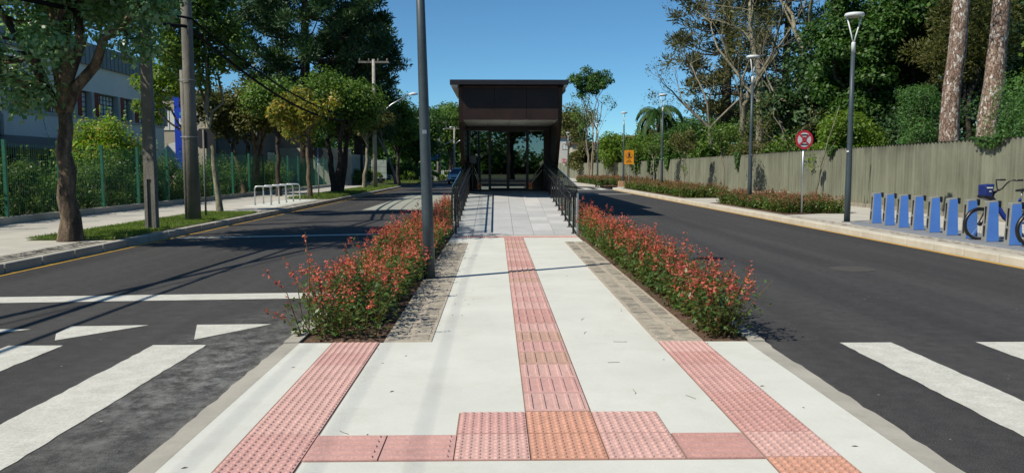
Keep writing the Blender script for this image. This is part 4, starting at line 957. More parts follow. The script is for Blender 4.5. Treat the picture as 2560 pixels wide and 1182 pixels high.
# ================================================================== LEFT SIDE: RACKS, FENCE, BUILDINGS
def make_rack():
    t = thing('bicycle_rack', '', 'bicycle rack', (0, 0, 0), 0, 'galvanised hoop bicycle racks'); P = [(-.3, 0, -.02), (-.3, 0, .60)]
    for k in range(1, 6): a = R(90 * k / 5); P.append((-.3 + .1 * (1 - math.cos(a)), 0, .60 + .1 * math.sin(a)))
    P += [(.2, 0, .70)]
    for k in range(1, 6): a = R(90 * k / 5); P.append((.2 + .1 * math.sin(a), 0, .70 - .1 * (1 - math.cos(a))))
    P.append((.3, 0, -.02)); mb = MB(); mb.tube(P, .028, 10); mb.build('hoop', M_steel, t, True)
    for s_ in (-1, 1): mb = MB(); mb.lathe([(.06, 0), (.06, .008)], 12, (s_ * .3, 0, .0)); mb.build('base_plate', M_steel, t)
    return t
rack = make_rack()
for i, lab in enumerate(['nearest galvanised hoop bicycle rack on the left pavement', 'galvanised hoop bicycle rack second from the near end', 'middle galvanised hoop bicycle rack of the five', 'galvanised hoop bicycle rack second from the far end', 'farthest galvanised hoop bicycle rack, nearest the thin tree']):
    p = (-8.76, 30.6 + i * 1.12, .146)
    if i == 0: rack.location = p; rack['label'] = lab
    else: dup(rack, lab, p)
# low wall below the fence
mb = MB(); mb.box(-12.35, -12.15, 4, 63, 0, .32); tag(mb.build('low_wall', M_kerb), 'low concrete base wall under the green mesh fence', 'wall')
fn = thing('mesh_fence', 'green welded mesh fence with green posts along the left pavement', 'fence', (-12.25, 10, .3)); M_green = mat('fence green', (.02, .15, .09), .5)
y = -2.
while y < 52.6:
    mb = MB(); mb.box(-.04, .04, y - .04, y + .04, 0, 1.95); mb.build('post', M_green, fn); y += 2.5
mb = MB(); y = -2.
while y < 52:
    mb.box(-.0022, .0022, y - .0022, y + .0022, .05, 1.85); y += .1
for z in np.arange(.05, 1.9, .2): mb.box(.003, .008, -2, 52, z - .002, z + .002)
mb.build('mesh_panels', M_green, fn)
# hedge behind the fence, in separate shrubs
hb = shrub('clipped green shrub behind the mesh fence', (0, 0, 0), 1.0, 1.35, 1.75, 5200, .10, L_box, 51, 22, 'clipped shrubs behind the mesh fence', boxy=True, zlo=.1, spikes=2)
hb2 = shrub('clipped green shrub behind the mesh fence', (0, 0, 0), .95, 1.35, 1.6, 4600, .10, L_box, 52, 20, 'clipped shrubs behind the mesh fence', boxy=True, zlo=.1, spikes=2)
k = 0; y = 14.2
while y < 52:
    if not (26.0 < y < 26.9):
        src = hb if k % 2 == 0 else hb2
        if k < 2: src.location = (-13.5, y, .1)
        else: dup(src, 'clipped green shrub behind the mesh fence', (-13.5 + random.uniform(-.15, .15), y, .1), random.choice([0, math.pi]), (1, 1, random.uniform(.9, 1.12)))
        k += 1
    y += 2.55
# the shrubs look alike: one shared label, true of all
shrub('big round shrub with orange tipped leaves behind the fence', (-14.5, 30.6, .1), 1.6, 1.7, 3.35, 14000, .13, L_limey, 53, 34, zlo=.3, spikes=2)

bd = thing('factory_building', 'long white factory building with red brick piers between its windows', 'building', (-21, 30, 0))
M_wb = mat('white render', (.90, .84, .74), .85, (.80, .75, .66), .6, 20, .2); M_brick = mat('red brick', (.32, .07, .045), .9, (.24, .05, .035), 4); M_corr = mat('grey corrugated sheet', (.26, .29, .28), .6, (.22, .24, .24), 1)
mb = MB(); mb.box(-14, 0, -22, 22, 0, 4.15); mb.box(-14, 0, -22, 22, 5.45, 6.85); mb.box(-14, -.35, -22, 22, 4.15, 5.45); mb.build('wall', M_wb, bd)
mb = MB(); y = -22.
while y < 22: mb.box(.02, .16, y, y + .35, 6.8, 7.9); mb.box(.10, .20, y + .35, y + .45, 6.8, 7.9); y += .45
mb.box(-14, .02, -22, 22, 6.851, 7.95); mb.build('roof', M_corr, bd)
mb = MB(); mb.box(0.002, .06, -22, 22, 4.02, 4.14); mb.build('sill_band', M_walk, bd)
y = -21.5; M_wf = mat('window frame', (.05, .06, .06), .6); M_win = mat('frosted window glass', (.78, .80, .74), .7, (.66, .70, .66), 2)
k = 0
while y < 21:
    mb = MB(); mb.box(-.30, .05, y, y + .42, 4.15, 5.45); mb.build('brick_pier', M_brick, bd)
    wd = 2.15 if k % 2 else .95
    mb = MB(); mb.box(-.30, -.28, y + .45, y + .45 + wd, 4.2, 5.4); wn = mb.build('window', M_win, bd)
    mb = MB(); nn = int(wd / .32)
    for i in range(nn + 1): xx = y + .45 + wd * i / nn; mb.box(-.28, -.25, xx - .018, xx + .018, 4.18, 5.42)
    for i in range(6): zz = 4.2 + i * .24; mb.box(-.279, -.251, y + .45, y + .45 + wd, zz - .016, zz + .016)
    mb.build('frame', M_wf, wn)
    mb = MB(); mb.box(-.30, .03, y + .5 + wd, y + .5 + wd + .3, 4.15, 5.45); mb.build('grey_pier', M_walk, bd)
    y += wd + .8; k += 1
mb = MB(); mb.add([(.01, -22, 2.95), (.01, 12, 2.95), (2.6, 12, 2.35), (2.6, -22, 2.35), (.01, -22, 2.88), (.01, 12, 2.88), (2.6, 12, 2.28), (2.6, -22, 2.28)], [(0, 3, 2, 1), (4, 5, 6, 7), (2, 3, 7, 6), (0, 1, 5, 4), (1, 2, 6, 5), (3, 0, 4, 7)])
for y in np.arange(-21, 12, 2.5): mb.box(2.5, 2.58, y, y + .08, 0, 2.3)
mb.build('awning', mat('smoked awning', (.035, .04, .05), .35), bd)
for y in np.arange(-21, 11, 3.2): mb = MB(); mb.box(.004, .03, y, y + 1.6, .2, 2.1); mb.build('ground_floor_brick', M_brick, bd)
for y in (4.0,):
    mb = MB(); mb.box(.02, .45, -.4 + y, .4 + y, 3.45, 3.9); mb.box(.05, .3, y + .5, y + .75, 2.9, 3.8); ac = bevel(mb.build('air_conditioner', M_gray, bd), .03)
# blue totem
tt = thing('totem_sign', 'tall blue vertical totem sign with white sideways letters', 'sign', (-15.25, 40.3, .1))
mb = MB(); mb.box(-.46, .46, -.12, .12, 0, 6.4); bevel(mb.build('panel', mat('totem blue', (.015, .06, .52), .4, (.012, .05, .45), 1), tt), .01)
RT = Matrix.Rotation(math.pi / 2, 4, 'X') @ Matrix.Rotation(math.pi / 2, 4, 'Z')
text('T', .85, M_white, tt, Matrix.Translation((.10, -.125, 3.85 - .55 + .3)) @ RT); text('I', .7, M_white, tt, Matrix.Translation((.18, -.125, 4.15)) @ RT); text('D', .95, M_white, tt, Matrix.Translation((.08, -.125, 5.35)) @ RT)
mb = MB(); mb.box(-.2, -.05, -.128, -.122, 3.98, 4.13); mb.build('accent', mat('cyan accent', (.02, .4, .6), .5), tt)
t = thing('shop_sign', 'white rounded board leaning behind the blue totem sign', 'sign', (-16.2, 41.5, .1)); mb = MB(); mb.lathe([(.62, -.04), (.62, .04)], 24, (0, 0, 2.1), Matrix.Rotation(math.pi / 2, 4, 'X')); mb.box(-.05, .05, -.03, .03, 0, 1.6); mb.build('board', M_white, t)

def house(label, x0, x1, y0, y1, h, wm, rm, over=.3, wins=(), parapet=False, name='building', loz=0):
    t = thing(name, label, 'building', ((x0 + x1) / 2, (y0 + y1) / 2, 0)); a, b = (x1 - x0) / 2, (y1 - y0) / 2
    mb = MB(); mb.box(-a, a, -b, b, loz, h); mb.build('wall', wm, t)
    mb = MB(); mb.box(-a - over, a + over, -b - over, b + over, h + .002, h + .28)
    if not parapet: mb.add([(-a - over, -b - over, h + .281), (a + over, -b - over, h + .281), (a + over, b + over, h + .281), (-a - over, b + over, h + .281), (-a * .3, -b * .3, h + 1.1), (a * .3, -b * .3, h + 1.1), (a * .3, b * .3, h + 1.1), (-a * .3, b * .3, h + 1.1)], [(0, 1, 5, 4), (1, 2, 6, 5), (2, 3, 7, 6), (3, 0, 4, 7), (4, 5, 6, 7)])
    mb.build('roof', rm, t)
    for (side, u0, u1, z0, z1) in wins:
        mb = MB()
        if side == 'f': mb.box(u0, u1, -b - .02, -b + .05, z0, z1)
        elif side == 'r': mb.box(a - .05, a + .02, u0, u1, z0, z1)
        else: mb.box(-a - .02, -a + .05, u0, u1, z0, z1)
        w_ = mb.build('window', M_wf, t); mb = MB()
        if side == 'f': mb.box(u0 + .08, (u0 + u1) / 2 - .03, -b - .03, -b - .021, z0 + .08, z1 - .08); mb.box((u0 + u1) / 2 + .03, u1 - .08, -b - .03, -b - .021, z0 + .08, z1 - .08)
        elif side == 'r': mb.box(a + .021, a + .03, u0 + .08, (u0 + u1) / 2 - .03, z0 + .08, z1 - .08); mb.box(a + .021, a + .03, (u0 + u1) / 2 + .03, u1 - .08, z0 + .08, z1 - .08)
        else: mb.box(-a - .03, -a - .021, u0 + .08, (u0 + u1) / 2 - .03, z0 + .08, z1 - .08); mb.box(-a - .03, -a - .021, (u0 + u1) / 2 + .03, u1 - .08, z0 + .08, z1 - .08)
        mb.build('pane', M_win, w_)
    return t
M_cream = mat('cream render', (.55, .52, .40), .9, (.42, .39, .30), .8); M_beige = mat('beige render', (.48, .44, .35), .9, (.38, .34, .27), .6); M_dg = mat('dark grey render', (.16, .17, .17), .9, (.13, .14, .14), .6); M_tile = mat('brown roof tile', (.20, .11, .075), .9, (.13, .08, .055), 3)
house('beige two storey building beyond the factory, left of the street', -30, -20.5, 58, 76, 6.7, M_beige, M_walk, .25, [('f', -3.5, -1.2, 4.1, 5.6), ('f', 1.0, 3.5, 4.1, 5.6), ('r', -7, -4.5, 4.1, 5.6), ('r', 1, 4, 4.1, 5.6)], True)
house('dark grey annexe wall in front of the beige building', -20.4, -17.5, 60, 75, 4.6, M_dg, M_dg, .1, [('r', -5, -3, 1.2, 2.8)], True)
house('low cream building with a pale fascia facing the side street corner', -19.8, -11.6, 65.5, 75, 2.35, mat('block grey wall', (.40, .41, .35), .9, (.32, .33, .28), 1), M_cream, .02, [('f', -3.6, -2.2, .9, 1.9)], True)
mb = MB(); mb.box(-19.8, -11.6, 65.44, 65.47, 2.36, 3.1); o = mb.build('boundary_fascia', M_cream); tag(o, 'sunlit cream band above the low cream building', 'fascia board')

# ================================================================== CARS
def make_car():
    t = thing('car', '', 'car', (0, 0, 0)); mc = mat('silver car paint', (.50, .56, .62), .25, (.47, .53, .59), 1, coat=.6, metal=.3); gl = mat('car glass', (.02, .035, .07), .08)
    low = [(-1.95, .28), (-2.0, .45), (-1.98, .68), (-1.9, .80), (-1.05, .95), (1.75, .98), (1.95, .85), (1.98, .4), (1.9, .26)]
    mb = MB(); mb.extr(low, -.83, .83, lambda u, v, w_: (w_, u, v)); body = bevel(mb.build('body', mc, t), .07, 3)
    top = [(-1.1, .94), (-.35, 1.42), (.1, 1.48), (1.1, 1.47), (1.8, .97)]
    v = []
    for s_ in (-1, 1):
        for u, z in top: v.append((s_ * (.80 if z < 1.1 else .60), u, z))
    mb = MB(); mb.add(v, [tuple(range(5))[::-1], tuple(range(5, 10))] + [(i, i + 1, i + 6, i + 5) for i in range(4)]); cab = mb.build('cabin', gl, t)
    mb = MB(); mb.add([(-.60, -.33, 1.43), (.60, -.33, 1.43), (.61, 1.12, 1.475), (-.61, 1.12, 1.475), (-.58, -.30, 1.48), (.58, -.30, 1.48), (.58, 1.1, 1.52), (-.58, 1.1, 1.52)], [(0, 1, 5, 4), (1, 2, 6, 5), (2, 3, 7, 6), (3, 0, 4, 7), (4, 5, 6, 7)]); bevel(mb.build('roof_panel', mc, t), .02)
    for s_ in (-1, 1):
        mb = MB(); mb.tube([(s_ * .81, -1.1, .95), (s_ * .61, -.33, 1.44)], .035, 6); mb.tube([(s_ * .81, .35, .96), (s_ * .61, .35, 1.46)], .03, 6); mb.build('window_pillar', mc, t)
        for u in (-1.3, 1.25):
            mb = MB(); mb.lathe([(.2, -.1), (.3, -.1), (.31, .1), (.2, .1)], 20, (s_ * .76, u, .31), Matrix.Rotation(math.pi / 2, 4, 'Y')); wh = mb.build('wheel', M_black, t)
            mb = MB(); mb.lathe([(.18, 0), (.18, .115)], 12, (s_ * .76, u, .31), Matrix.Rotation(s_ * math.pi / 2, 4, 'Y')); mb.build('rim', M_steel, wh)
        mb = MB(); mb.box(min(s_ * .5, s_ * .78), max(s_ * .5, s_ * .78), -2.0, -1.9, .64, .78); bevel(mb.build('headlight', M_white, t), .03)
        mb = MB(); mb.box(min(s_ * .82, s_ * .98), max(s_ * .82, s_ * .98), -.85, -.72, .92, 1.04); bevel(mb.build('mirror', mc, t), .02)
    mb = MB(); mb.box(-.45, .45, -2.01, -1.95, .52, .64); mb.box(-.55, .55, -2.02, -1.95, .32, .44); mb.build('grille', M_black, t)
    return t
car = make_car(); car.location = (-3.55, 79, 0); car.rotation_euler.z = R(-7); car['label'] = 'silver hatchback driving towards the camera left of the station'; car['group'] = 'cars'
dup(car, 'white parked car half hidden behind the slim tree on the side street', (-13.2, 86, 0), R(80))
# blue hanging sign
t = thing('street_sign_board', 'bright blue street sign board with white writing hanging beside the dark pole', 'sign', (-6.95, 90, 3.0)); mb = MB(); mb.add([(-.7, 0, -.65), (.62, 0, -.65), (.62, 0, 0), (-.85, 0, 0), (-.7, .05, -.65), (.62, .05, -.65), (.62, .05, 0), (-.85, .05, 0)], [(0, 1, 2, 3), (5, 4, 7, 6), (0, 4, 5, 1), (1, 5, 6, 2), (2, 6, 7, 3), (3, 7, 4, 0)])
bp_ = mb.build('board', mat('cyan board', (.04, .33, .62), .5), t)
mb = MB(); mb.box(-.6, .12, -.012, -.005, -.2, -.12); mb.box(-.6, .05, -.012, -.005, -.36, -.28); mb.box(.35, .58, -.012, -.005, -.5, -.4); mb.build('writing', M_white, bp_)
mb = MB(); mb.box(.6, .68, -.02, .06, -2.95, .2); mb.build('support', M_black, t)
t = thing('notice_board', 'pale grey green notice board among the far hedges on the left', 'sign', (-11.5, 80, 0)); mb = MB(); mb.box(-.75, .75, -.05, .05, .5, 2.3); b_ = mb.build('board', mat('board grey', (.38, .46, .44), .6), t)
mb = MB()
for i in range(2): mb.box(-.75, .75, -.058, -.051, 1.0 + i * .6, 1.03 + i * .6)
mb.build('stripe', M_steel, b_); mb = MB(); mb.box(-.7, -.62, -.04, .04, 0, .5); mb.box(.62, .7, -.04, .04, 0, .5); mb.build('legs', M_steel, t)
# picket fences far left
t = thing('picket_fence', 'short white railing behind the dark pole beyond the side street', 'fence', (-8.5, 104, 0)); mb = MB()
for i in range(24): mb.box(i * .22, i * .22 + .1, 0, .04, 0, 1.2)
mb.box(0, 5.3, .041, .07, .9, 1.0); mb.build('pickets', M_white, t)

# ================================================================== RIGHT WALL AND WHAT STANDS BEHIND
def wall_run(mb, x0, y0, x1, y1, h0, h1, pitch=.2, dep=.036, plain=()):
    L = math.hypot(x1 - x0, y1 - y0); n = int(L / pitch); dx, dy = (x1 - x0) / L, (y1 - y0) / L; nx, ny = -dy, dx
    prof = [(0, 0), (.42, 0), (.5, dep), (.92, dep)]; P = []; rw = random.Random(1)
    for i in range(n):
        for (u, d) in prof:
            s_ = (i + u) * pitch + rw.uniform(-.004, .004)
            P.append((s_, d * rw.uniform(.8, 1.2)))
    P.append((L, 0)); v = []
    for s_, d in P:
        x, y = x0 + dx * s_ + nx * d, y0 + dy * s_ + ny * d; hh = h0 + (h1 - h0) * s_ / L
        v += [(x, y, 0), (x, y, hh)]
    mb.add(v, [(2 * i, 2 * i + 2, 2 * i + 3, 2 * i + 1)[::-1] for i in range(len(P) - 1)])
    hb_ = .18
    mb.add([(x0 + nx * .05, y0 + ny * .05, h0 + .001), (x1 + nx * .05, y1 + ny * .05, h1 + .001), (x1 - nx * hb_, y1 - ny * hb_, h1 + .001), (x0 - nx * hb_, y0 - ny * hb_, h0 + .001), (x0 - nx * hb_, y0 - ny * hb_, 0), (x1 - nx * hb_, y1 - ny * hb_, 0)], [(0, 1, 2, 3), (3, 2, 5, 4)])
wl = thing('boundary_wall', 'long ribbed grey concrete wall along the right pavement', 'wall', (13.2, 40, 0))
mb = MB(); wall_run(mb, 13.35, 2, 12.85, 84, 2.40, 2.08); wall_run(mb, 12.85, 84, 9.1, 119, 2.08, 2.2, .5)
mb.v = [(x - 13.2, y - 40, z) for x, y, z in mb.v]; mb.build('ribbed_face', M_wall, wl)
mb = MB(); mb.v = []; mb.box(-.02, .12, -38, 44, 0, .28); mb.v = [(x + (.12 - .006 * (y + 38)) - .02, y, z) for x, y, z in mb.v]; mb.build('footing', mat('wall footing', (.34, .31, .24), .9, (.22, .2, .15), 3), wl)
house('white and beige house behind the far end of the ribbed wall', 12.0, 19, 128, 136, 5.2, M_cream, M_tile, .4, [('f', -2.5, -1, 3.2, 4.3)], True)
house('low beige building with brown tiled roof behind the wall', 16.5, 26, 120, 128, 5.3, M_cream, M_tile, .5, [('f', -4, -2.4, 2.5, 4), ('f', 1, 2.5, 2.5, 4)])
house('small white house immediately right of the station', 9.0, 13, 140, 146, 6.6, mat('white house', (.7, .7, .66), .9), M_tile, .3, [('f', .5, 1.6, 4.6, 5.6)], True)
house('low house with pale walls and brown roof behind the thin trees', 18, 34, 66, 76, 2.9, M_cream, M_tile, .6, [('f', -5, -3.5, 1.2, 2.3), ('f', 0, 1.5, 1.2, 2.3)])

# street saplings against the wall
for i, (x, y, s_, lab) in enumerate(((11.0, 38.8, 61, 'sapling with white painted trunk by the concrete block'), (11.1, 47.6, 62, 'sapling just right of the palm tree'), (11.1, 56.5, 63, 'thin sapling between the palm and the orange sign'), (11.2, 65, 64, 'small sapling right of the orange crossing sign'))):
    tree(lab, (x, y, .14), 1.95, 3.7, 1.1, 14, .42, 130, .13, [L_mid, L_olive, L_mid, L_lime][i], M_twig, .04, s_, 'saplings along the ribbed wall', 'sapling', limbs=4, lean=(-.1, 0))
t = bare_tree('leafless stake thin sapling behind the no stopping sign', (10.9, 27.6, .14), 3.2, .045, 77, M_barkl, .18, 1, group='saplings along the ribbed wall', name='sapling', fork=.65, kids=2)

# ================================================================== TREES LEFT
G_L = 'street trees on the left pavement'
T1 = tree('big street tree with a thick patchy trunk on the left verge', (-8.2, 15.7, .14), 2.6, 8.2, 3.4, 78, .62, 430, .135, L_T1, M_bark1, .195, 101, G_L, stems=1, flat=.85, zlo=3.2, aspect=.55, limbs=11, risers=[(-.45, -.1, 5.8), (.10, .1, 6.3), (.75, -.2, 5.7), (-1.5, -.3, 5.0), (1.9, -.3, 4.7), (.3, -.8, 5.2)], coff=(-.1, -.1), fullness=.25,
          extra=[(1.5, -.3, 3.7), (1.9, -.4, 4.4), (-.9, -1.0, 3.2), (-1.5, -.8, 3.3), (2.3, -.4, 4.9), (-1.2, .4, 3.2), (-.4, -.5, 2.8), (-1.9, -.3, 3.3), (-1.0, -.9, 3.5), (-2.4, -.2, 3.8), (.3, -1.0, 3.6)])
tree('slender tree leaning right with a pale trunk beside the sign back', (-8.55, 25.2, .14), 3.0, 8.2, 1.6, 40, .55, 330, .14, L_mid, M_barkl, .10, 102, G_L, lean=(-.3, 0), zlo=3.3, limbs=6, coff=(-.15, 0), fullness=.2)
tree('tree hidden behind the thick pole with leaf sprays reaching left', (-9.85, 26.0, .14), 3.0, 5.2, 1.2, 12, .42, 220, .15, L_lime, M_bark, .07, 103, G_L, lean=(.1, 0), coff=(-.5, 0), zlo=3.3, fullness=.2, extra=[(-1.0, 0, 3.0), (-.8, .1, 3.5), (-1.3, 0, 3.3)])
tree('multi stemmed olive green tree behind the fence', (-12.9, 42.5, .1), 2.6, 5.7, 2.6, 40, .8, 300, .19, L_olive, M_bark, .17, 104, G_L, stems=4, spread=.28, zlo=2.6, fullness=.2)
tree('tree with a thin trunk and yellow autumn leaves', (-8.45, 36.9, .14), 2.9, 5.3, 1.85, 32, .46, 130, .24, L_yel, M_bark, .12, 105, G_L, zlo=2.5, lean=(-.1, .2), coff=(-.35, .3), fullness=.05, aspect=.34, flat=1.1, upb=.1)
tree('dense green tree with several dark leaning stems', (-8.8, 45.0, .14), 3.0, 6.7, 2.7, 56, .85, 330, .19, L_mid, M_barkd, .2, 106, G_L, stems=3, spread=.3, zlo=3.0, fullness=.15)
tree('green tree behind the yellow one, over the bicycle racks', (-10.8, 40.5, .14), 2.8, 6.0, 1.9, 30, .8, 300, .18, L_mid, M_barkd, .14, 107, G_L, zlo=3.4, fullness=.2)
tree('small tree with a curved pale trunk before the lamp pole', (-8.75, 54.0, .14), 2.9, 6.0, 1.6, 22, .55, 200, .19, L_olive, M_barkl, .15, 108, G_L, lean=(.25, 0), zlo=3.0, limbs=5)
tree('dark shaded broadleaf tree behind the low cream building', (-13.5, 84, 0), 3.0, 11, 5.0, 46, 1.7, 380, .34, L_dark, M_barkd, .3, 109, G_L, zlo=2.2, fullness=.2)
tree('bushy dark tree filling the corner beyond the side street', (-9.0, 92, 0), 2.5, 9.3, 4.2, 44, 1.4, 330, .34, L_dark, M_barkd, .3, 110, G_L, zlo=1.8, fullness=.2)
tree('bright topped green tree right of the lamp arm pole', (-9.2, 76.5, .1), 2.6, 8.2, 2.6, 34, .95, 300, .26, L_mid, M_barkd, .2, 111, G_L, zlo=3.0, fullness=.2)
BT = tree('tall green tree in the distance left of the station', (-6.8, 122, 0), 4, 11.5, 4.0, 34, 1.6, 300, .42, L_mid, M_barkd, .3, 112, 'distant trees closing the street', zlo=3.5, fullness=.2)
for i, (x, y, s_, lab) in enumerate(((-2.6, 128, .95, 'distant tree directly behind the station'), (-12, 135, .95, 'distant tree seen between the street tree and the lamp post'), (3, 140, .9, 'distant tree hidden behind the station roof'), (-20, 120, .85, 'distant tree behind the araucarias'), (-28, 105, .75, 'distant tree behind the beige building'), (-34, 88, .62, 'distant tree over the factory roof end'), (-17, 105, .8, 'distant dark tree beyond the side street'), (-24, 96, .9, 'distant low tree behind the cream building'), (-21, 132, .9, 'distant tree behind the low cream building roof'), (-40, 110, .8, 'distant tree over the far end of the factory'), (-30, 135, .9, 'distant tree between the factory and the araucarias'), (-8, 150, 1.3, 'distant tree at the end of the left street'), (14, 160, 1.2, 'distant tree behind the white house'))):
    dup(BT, lab, (x, y, 0), i * 1.3, s_)
shrub('shaded undergrowth bush below the far street trees', (-10.5, 88, 0), 3, 2, 2.2, 5000, .2, L_dark, 120, 16); HB3 = shrub('yellow green clipped bush on the far lawn', (-8.9, 82, .1), .9, .9, 1.2, 3500, .10, L_lime, 121, 12, boxy=True)
dup(HB3, 'yellow green clipped bush behind the nearest lamp post', (-6.9, 86, .1)); dup(HB3, 'yellow green clipped bush beside the notice board', (-11.6, 77, .1)); dup(HB3, 'clipped bush at the foot of the blue sign', (-6.0, 99, 0))
shrub('dark low bushes at the end of the left pavement', (-11.0, 66.5, .1), 1.0, 2.0, 1.5, 4500, .13, L_dark, 122, 14)
araucaria('big araucaria pine with a wide dark crown over the left street', (-14.6, 63, 0), 17.5, .42, 6.2, 7.0, 131, 10, 8, ls=.40, per=210, tuft=.92)
araucaria('slimmer dark araucaria pine behind the lamp arm pole', (-11.8, 70, 0), 14.0, .34, 3.6, 4.2, 132, 7, 9, ls=.42, per=120, tuft=.85)
bare_tree('thin half leafless tree behind the nearest lamp post', (-8.6, 70, 0), 11, .14, 133, M_twig, .45, 4, L_olive, 2200, .22, group='bare trees', kids=3)

# ================================================================== TREES RIGHT
G_R = 'trees behind the ribbed wall'
def pine(label, base, h, r, lean, seed, z0, R_, per=150):
    rr = random.Random(seed); rg = np.random.default_rng(seed); t = thing('pine_tree', label, 'tree', base, 0, 'tall pines behind the wall'); mb = MB(); k = 14
    P = [Vector((lean[0] * i / k, lean[1] * i / k, h * i / k)) + Vector((rr.gauss(0, .03), rr.gauss(0, .03), 0)) for i in range(k + 1)]
    mb.tube(P, [r * (1.15 - .7 * i / k) * rr.uniform(.95, 1.06) for i in range(k + 1)], 14); V = []
    for i in range(26):
        u = rr.uniform(z0, 1); a = rr.uniform(0, 6.28); q = P[min(k - 1, int(u * k))]; L = R_ * rr.uniform(.5, 1)
        e = q + Vector((math.cos(a) * L, math.sin(a) * L, L * .25)); mb.tube(bez(q, e, 4, .05, .05, i), [.08, .06, .05, .03, .02], 5, cap=False)
        for j in range(3): V.append(clump(e + Vector((rr.gauss(0, .5), rr.gauss(0, .5), rr.gauss(0, .3))), .8, per, .28, .1, rg, .7, radial=True))
    mb.build('trunk', M_barkp, t, True); build_leaves('crown', V, L_dark, t); return t
pine('tall pine with a thick flaking trunk rising above the bicycle docks', (14.9, 26.7, 0), 15, .30, (.75, 0), 201, .62, 3.5)
pine('tall pine with a leaning flaking trunk at the right edge', (16.2, 26.8, 0), 15, .33, (1.3, .5), 202, .62, 3.5)
BIGT = tree('dense dark broadleaf tree right of the lamp post head', (16.7, 37.5, 0), 3.2, 11.5, 2.5, 70, .75, 420, .20, L_dark, M_barkd, .25, 203, G_R, zlo=1.6, fullness=.15, limbs=9)
tree('dark tree filling the gap between lamp and pine trunks', (20.6, 38.5, 0), 3.0, 12.5, 4.2, 64, 1.1, 420, .24, L_dark, M_barkd, .25, 204, G_R, zlo=5.0, fullness=.15, limbs=9)
tree('olive brown tree high above the thin conifer trunk', (19.6, 33.5, 0), 4.5, 9.5, 2.6, 40, .75, 380, .17, L_olive, M_barkd, .16, 205, G_R, zlo=4.2, fullness=.2, radial=True, aspect=.3)
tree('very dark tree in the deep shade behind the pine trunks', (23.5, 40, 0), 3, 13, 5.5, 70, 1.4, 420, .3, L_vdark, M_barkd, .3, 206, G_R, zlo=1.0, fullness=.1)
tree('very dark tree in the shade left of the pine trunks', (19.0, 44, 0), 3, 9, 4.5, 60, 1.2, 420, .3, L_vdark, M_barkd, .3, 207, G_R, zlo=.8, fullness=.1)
shrub('feathery bright green shrub hanging over the wall behind the docks', (16.1, 22.9, 0), 2.3, 2.2, 4.5, 26000, .10, L_feath, 208, 60, zlo=.4, aspect=.3, name='shrub')
shrub('feathery green shrub left of the tall pine trunks', (15.6, 29.6, 0), 1.2, 1.2, 5.0, 12000, .10, L_feath, 209, 30, zlo=.45, aspect=.3)
shrub('yellow green vine shrub at the right edge above the wall', (17.2, 23.8, 0), 1.8, 1.6, 6.4, 9000, .14, L_lime, 210, 34, zlo=.6)
shrub('bright green broadleaf shrub left of the lamp post base above the wall', (14.6, 33.6, 0), 1.5, 1.6, 4.0, 13000, .13, L_lime, 211, 34, zlo=.4)
shrub('green shrub above the wall behind the no stopping sign', (14.8, 40.5, 0), 1.5, 2.0, 3.4, 8000, .15, L_mid, 212, 30, zlo=.4)
shrub('olive shrub above the wall under the bare trees', (14.9, 47.5, 0), 1.6, 2.2, 3.3, 6500, .17, L_olive, 213, 30, zlo=.4)
shrub('mid green shrub above the wall right of the palm', (14.6, 56, 0), 1.6, 2.6, 3.7, 7500, .19, L_mid, 214, 30, zlo=.4)
shrub('dark green shrub above the wall below the palm', (14.6, 66, 0), 2.0, 3, 5.0, 14000, .22, L_dark, 215, 34, zlo=.3)
shrub('bright green shrub above the wall behind the orange sign', (13.9, 74, 0), 2.2, 3, 5.4, 13000, .24, L_mid, 216, 30, zlo=.3)
shrub('light green shrub above the wall left of the orange sign', (13.0, 86, 0), 2.4, 3, 5.2, 12000, .28, L_lime, 217, 30, zlo=.3)
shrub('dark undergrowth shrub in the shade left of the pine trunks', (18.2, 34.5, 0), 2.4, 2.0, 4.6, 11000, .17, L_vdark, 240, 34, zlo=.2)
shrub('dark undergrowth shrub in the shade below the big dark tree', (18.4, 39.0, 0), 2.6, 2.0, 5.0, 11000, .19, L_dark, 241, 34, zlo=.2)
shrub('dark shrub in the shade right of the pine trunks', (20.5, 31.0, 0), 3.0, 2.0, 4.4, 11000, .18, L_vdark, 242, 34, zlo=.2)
shrub('dusty olive creeper shrub over the far wall corner', (11.3, 103, 0), 2.5, 2, 5.0, 8000, .3, L_olive, 218, 26, zlo=.35)
# light trunked tall bare-ish trees
bare_tree('tall mossy pale trunk tree behind the no stopping sign', (17.3, 46, 0), 17, .33, 221, M_barkl, .42, 5, L_olive, 1500, .18, lean=(.02, 0), fork=.42)
bare_tree('twin of the mossy pale trunk tree, slightly farther and thinner', (16.3, 50, 0), 17, .28, 222, M_barkl, .38, 5, L_olive, 1300, .18, lean=(-.06, 0), fork=.45)
bare_tree('pale trunk tree leaning left behind the second lamp post', (15.6, 52, 0), 16, .30, 223, M_barkl, .5, 5, L_olive, 1500, .18, lean=(.04, 0), fork=.36)
bare_tree('grey many branched leafless tree in the middle right', (15.4, 44, 0), 12, .17, 224, M_twig, .6, 6, L_olive, 500, .12, lean=(-.12, 0), fork=.3)
bare_tree('leafless twiggy tree spreading left over the palm', (15.4, 56, 0), 15, .22, 225, M_twig, .62, 6, L_olive, 900, .16, lean=(-.05, 0), fork=.3)
bare_tree('fine twigged leafless tree right of the slim tall tree', (14.8, 72, 0), 11, .16, 226, M_twig, .6, 6, L_olive, 800, .2, lean=(0, 0), fork=.3)
bare_tree('grey twiggy undergrowth tree just above the wall', (15.2, 39.5, 0), 6.5, .10, 227, M_twig, .7, 5, L_olive, 900, .14, fork=.32)
bare_tree('second grey twiggy undergrowth tree above the wall', (16.2, 45, 0), 7.5, .10, 228, M_twig, .7, 5, L_mid, 900, .16, fork=.32)
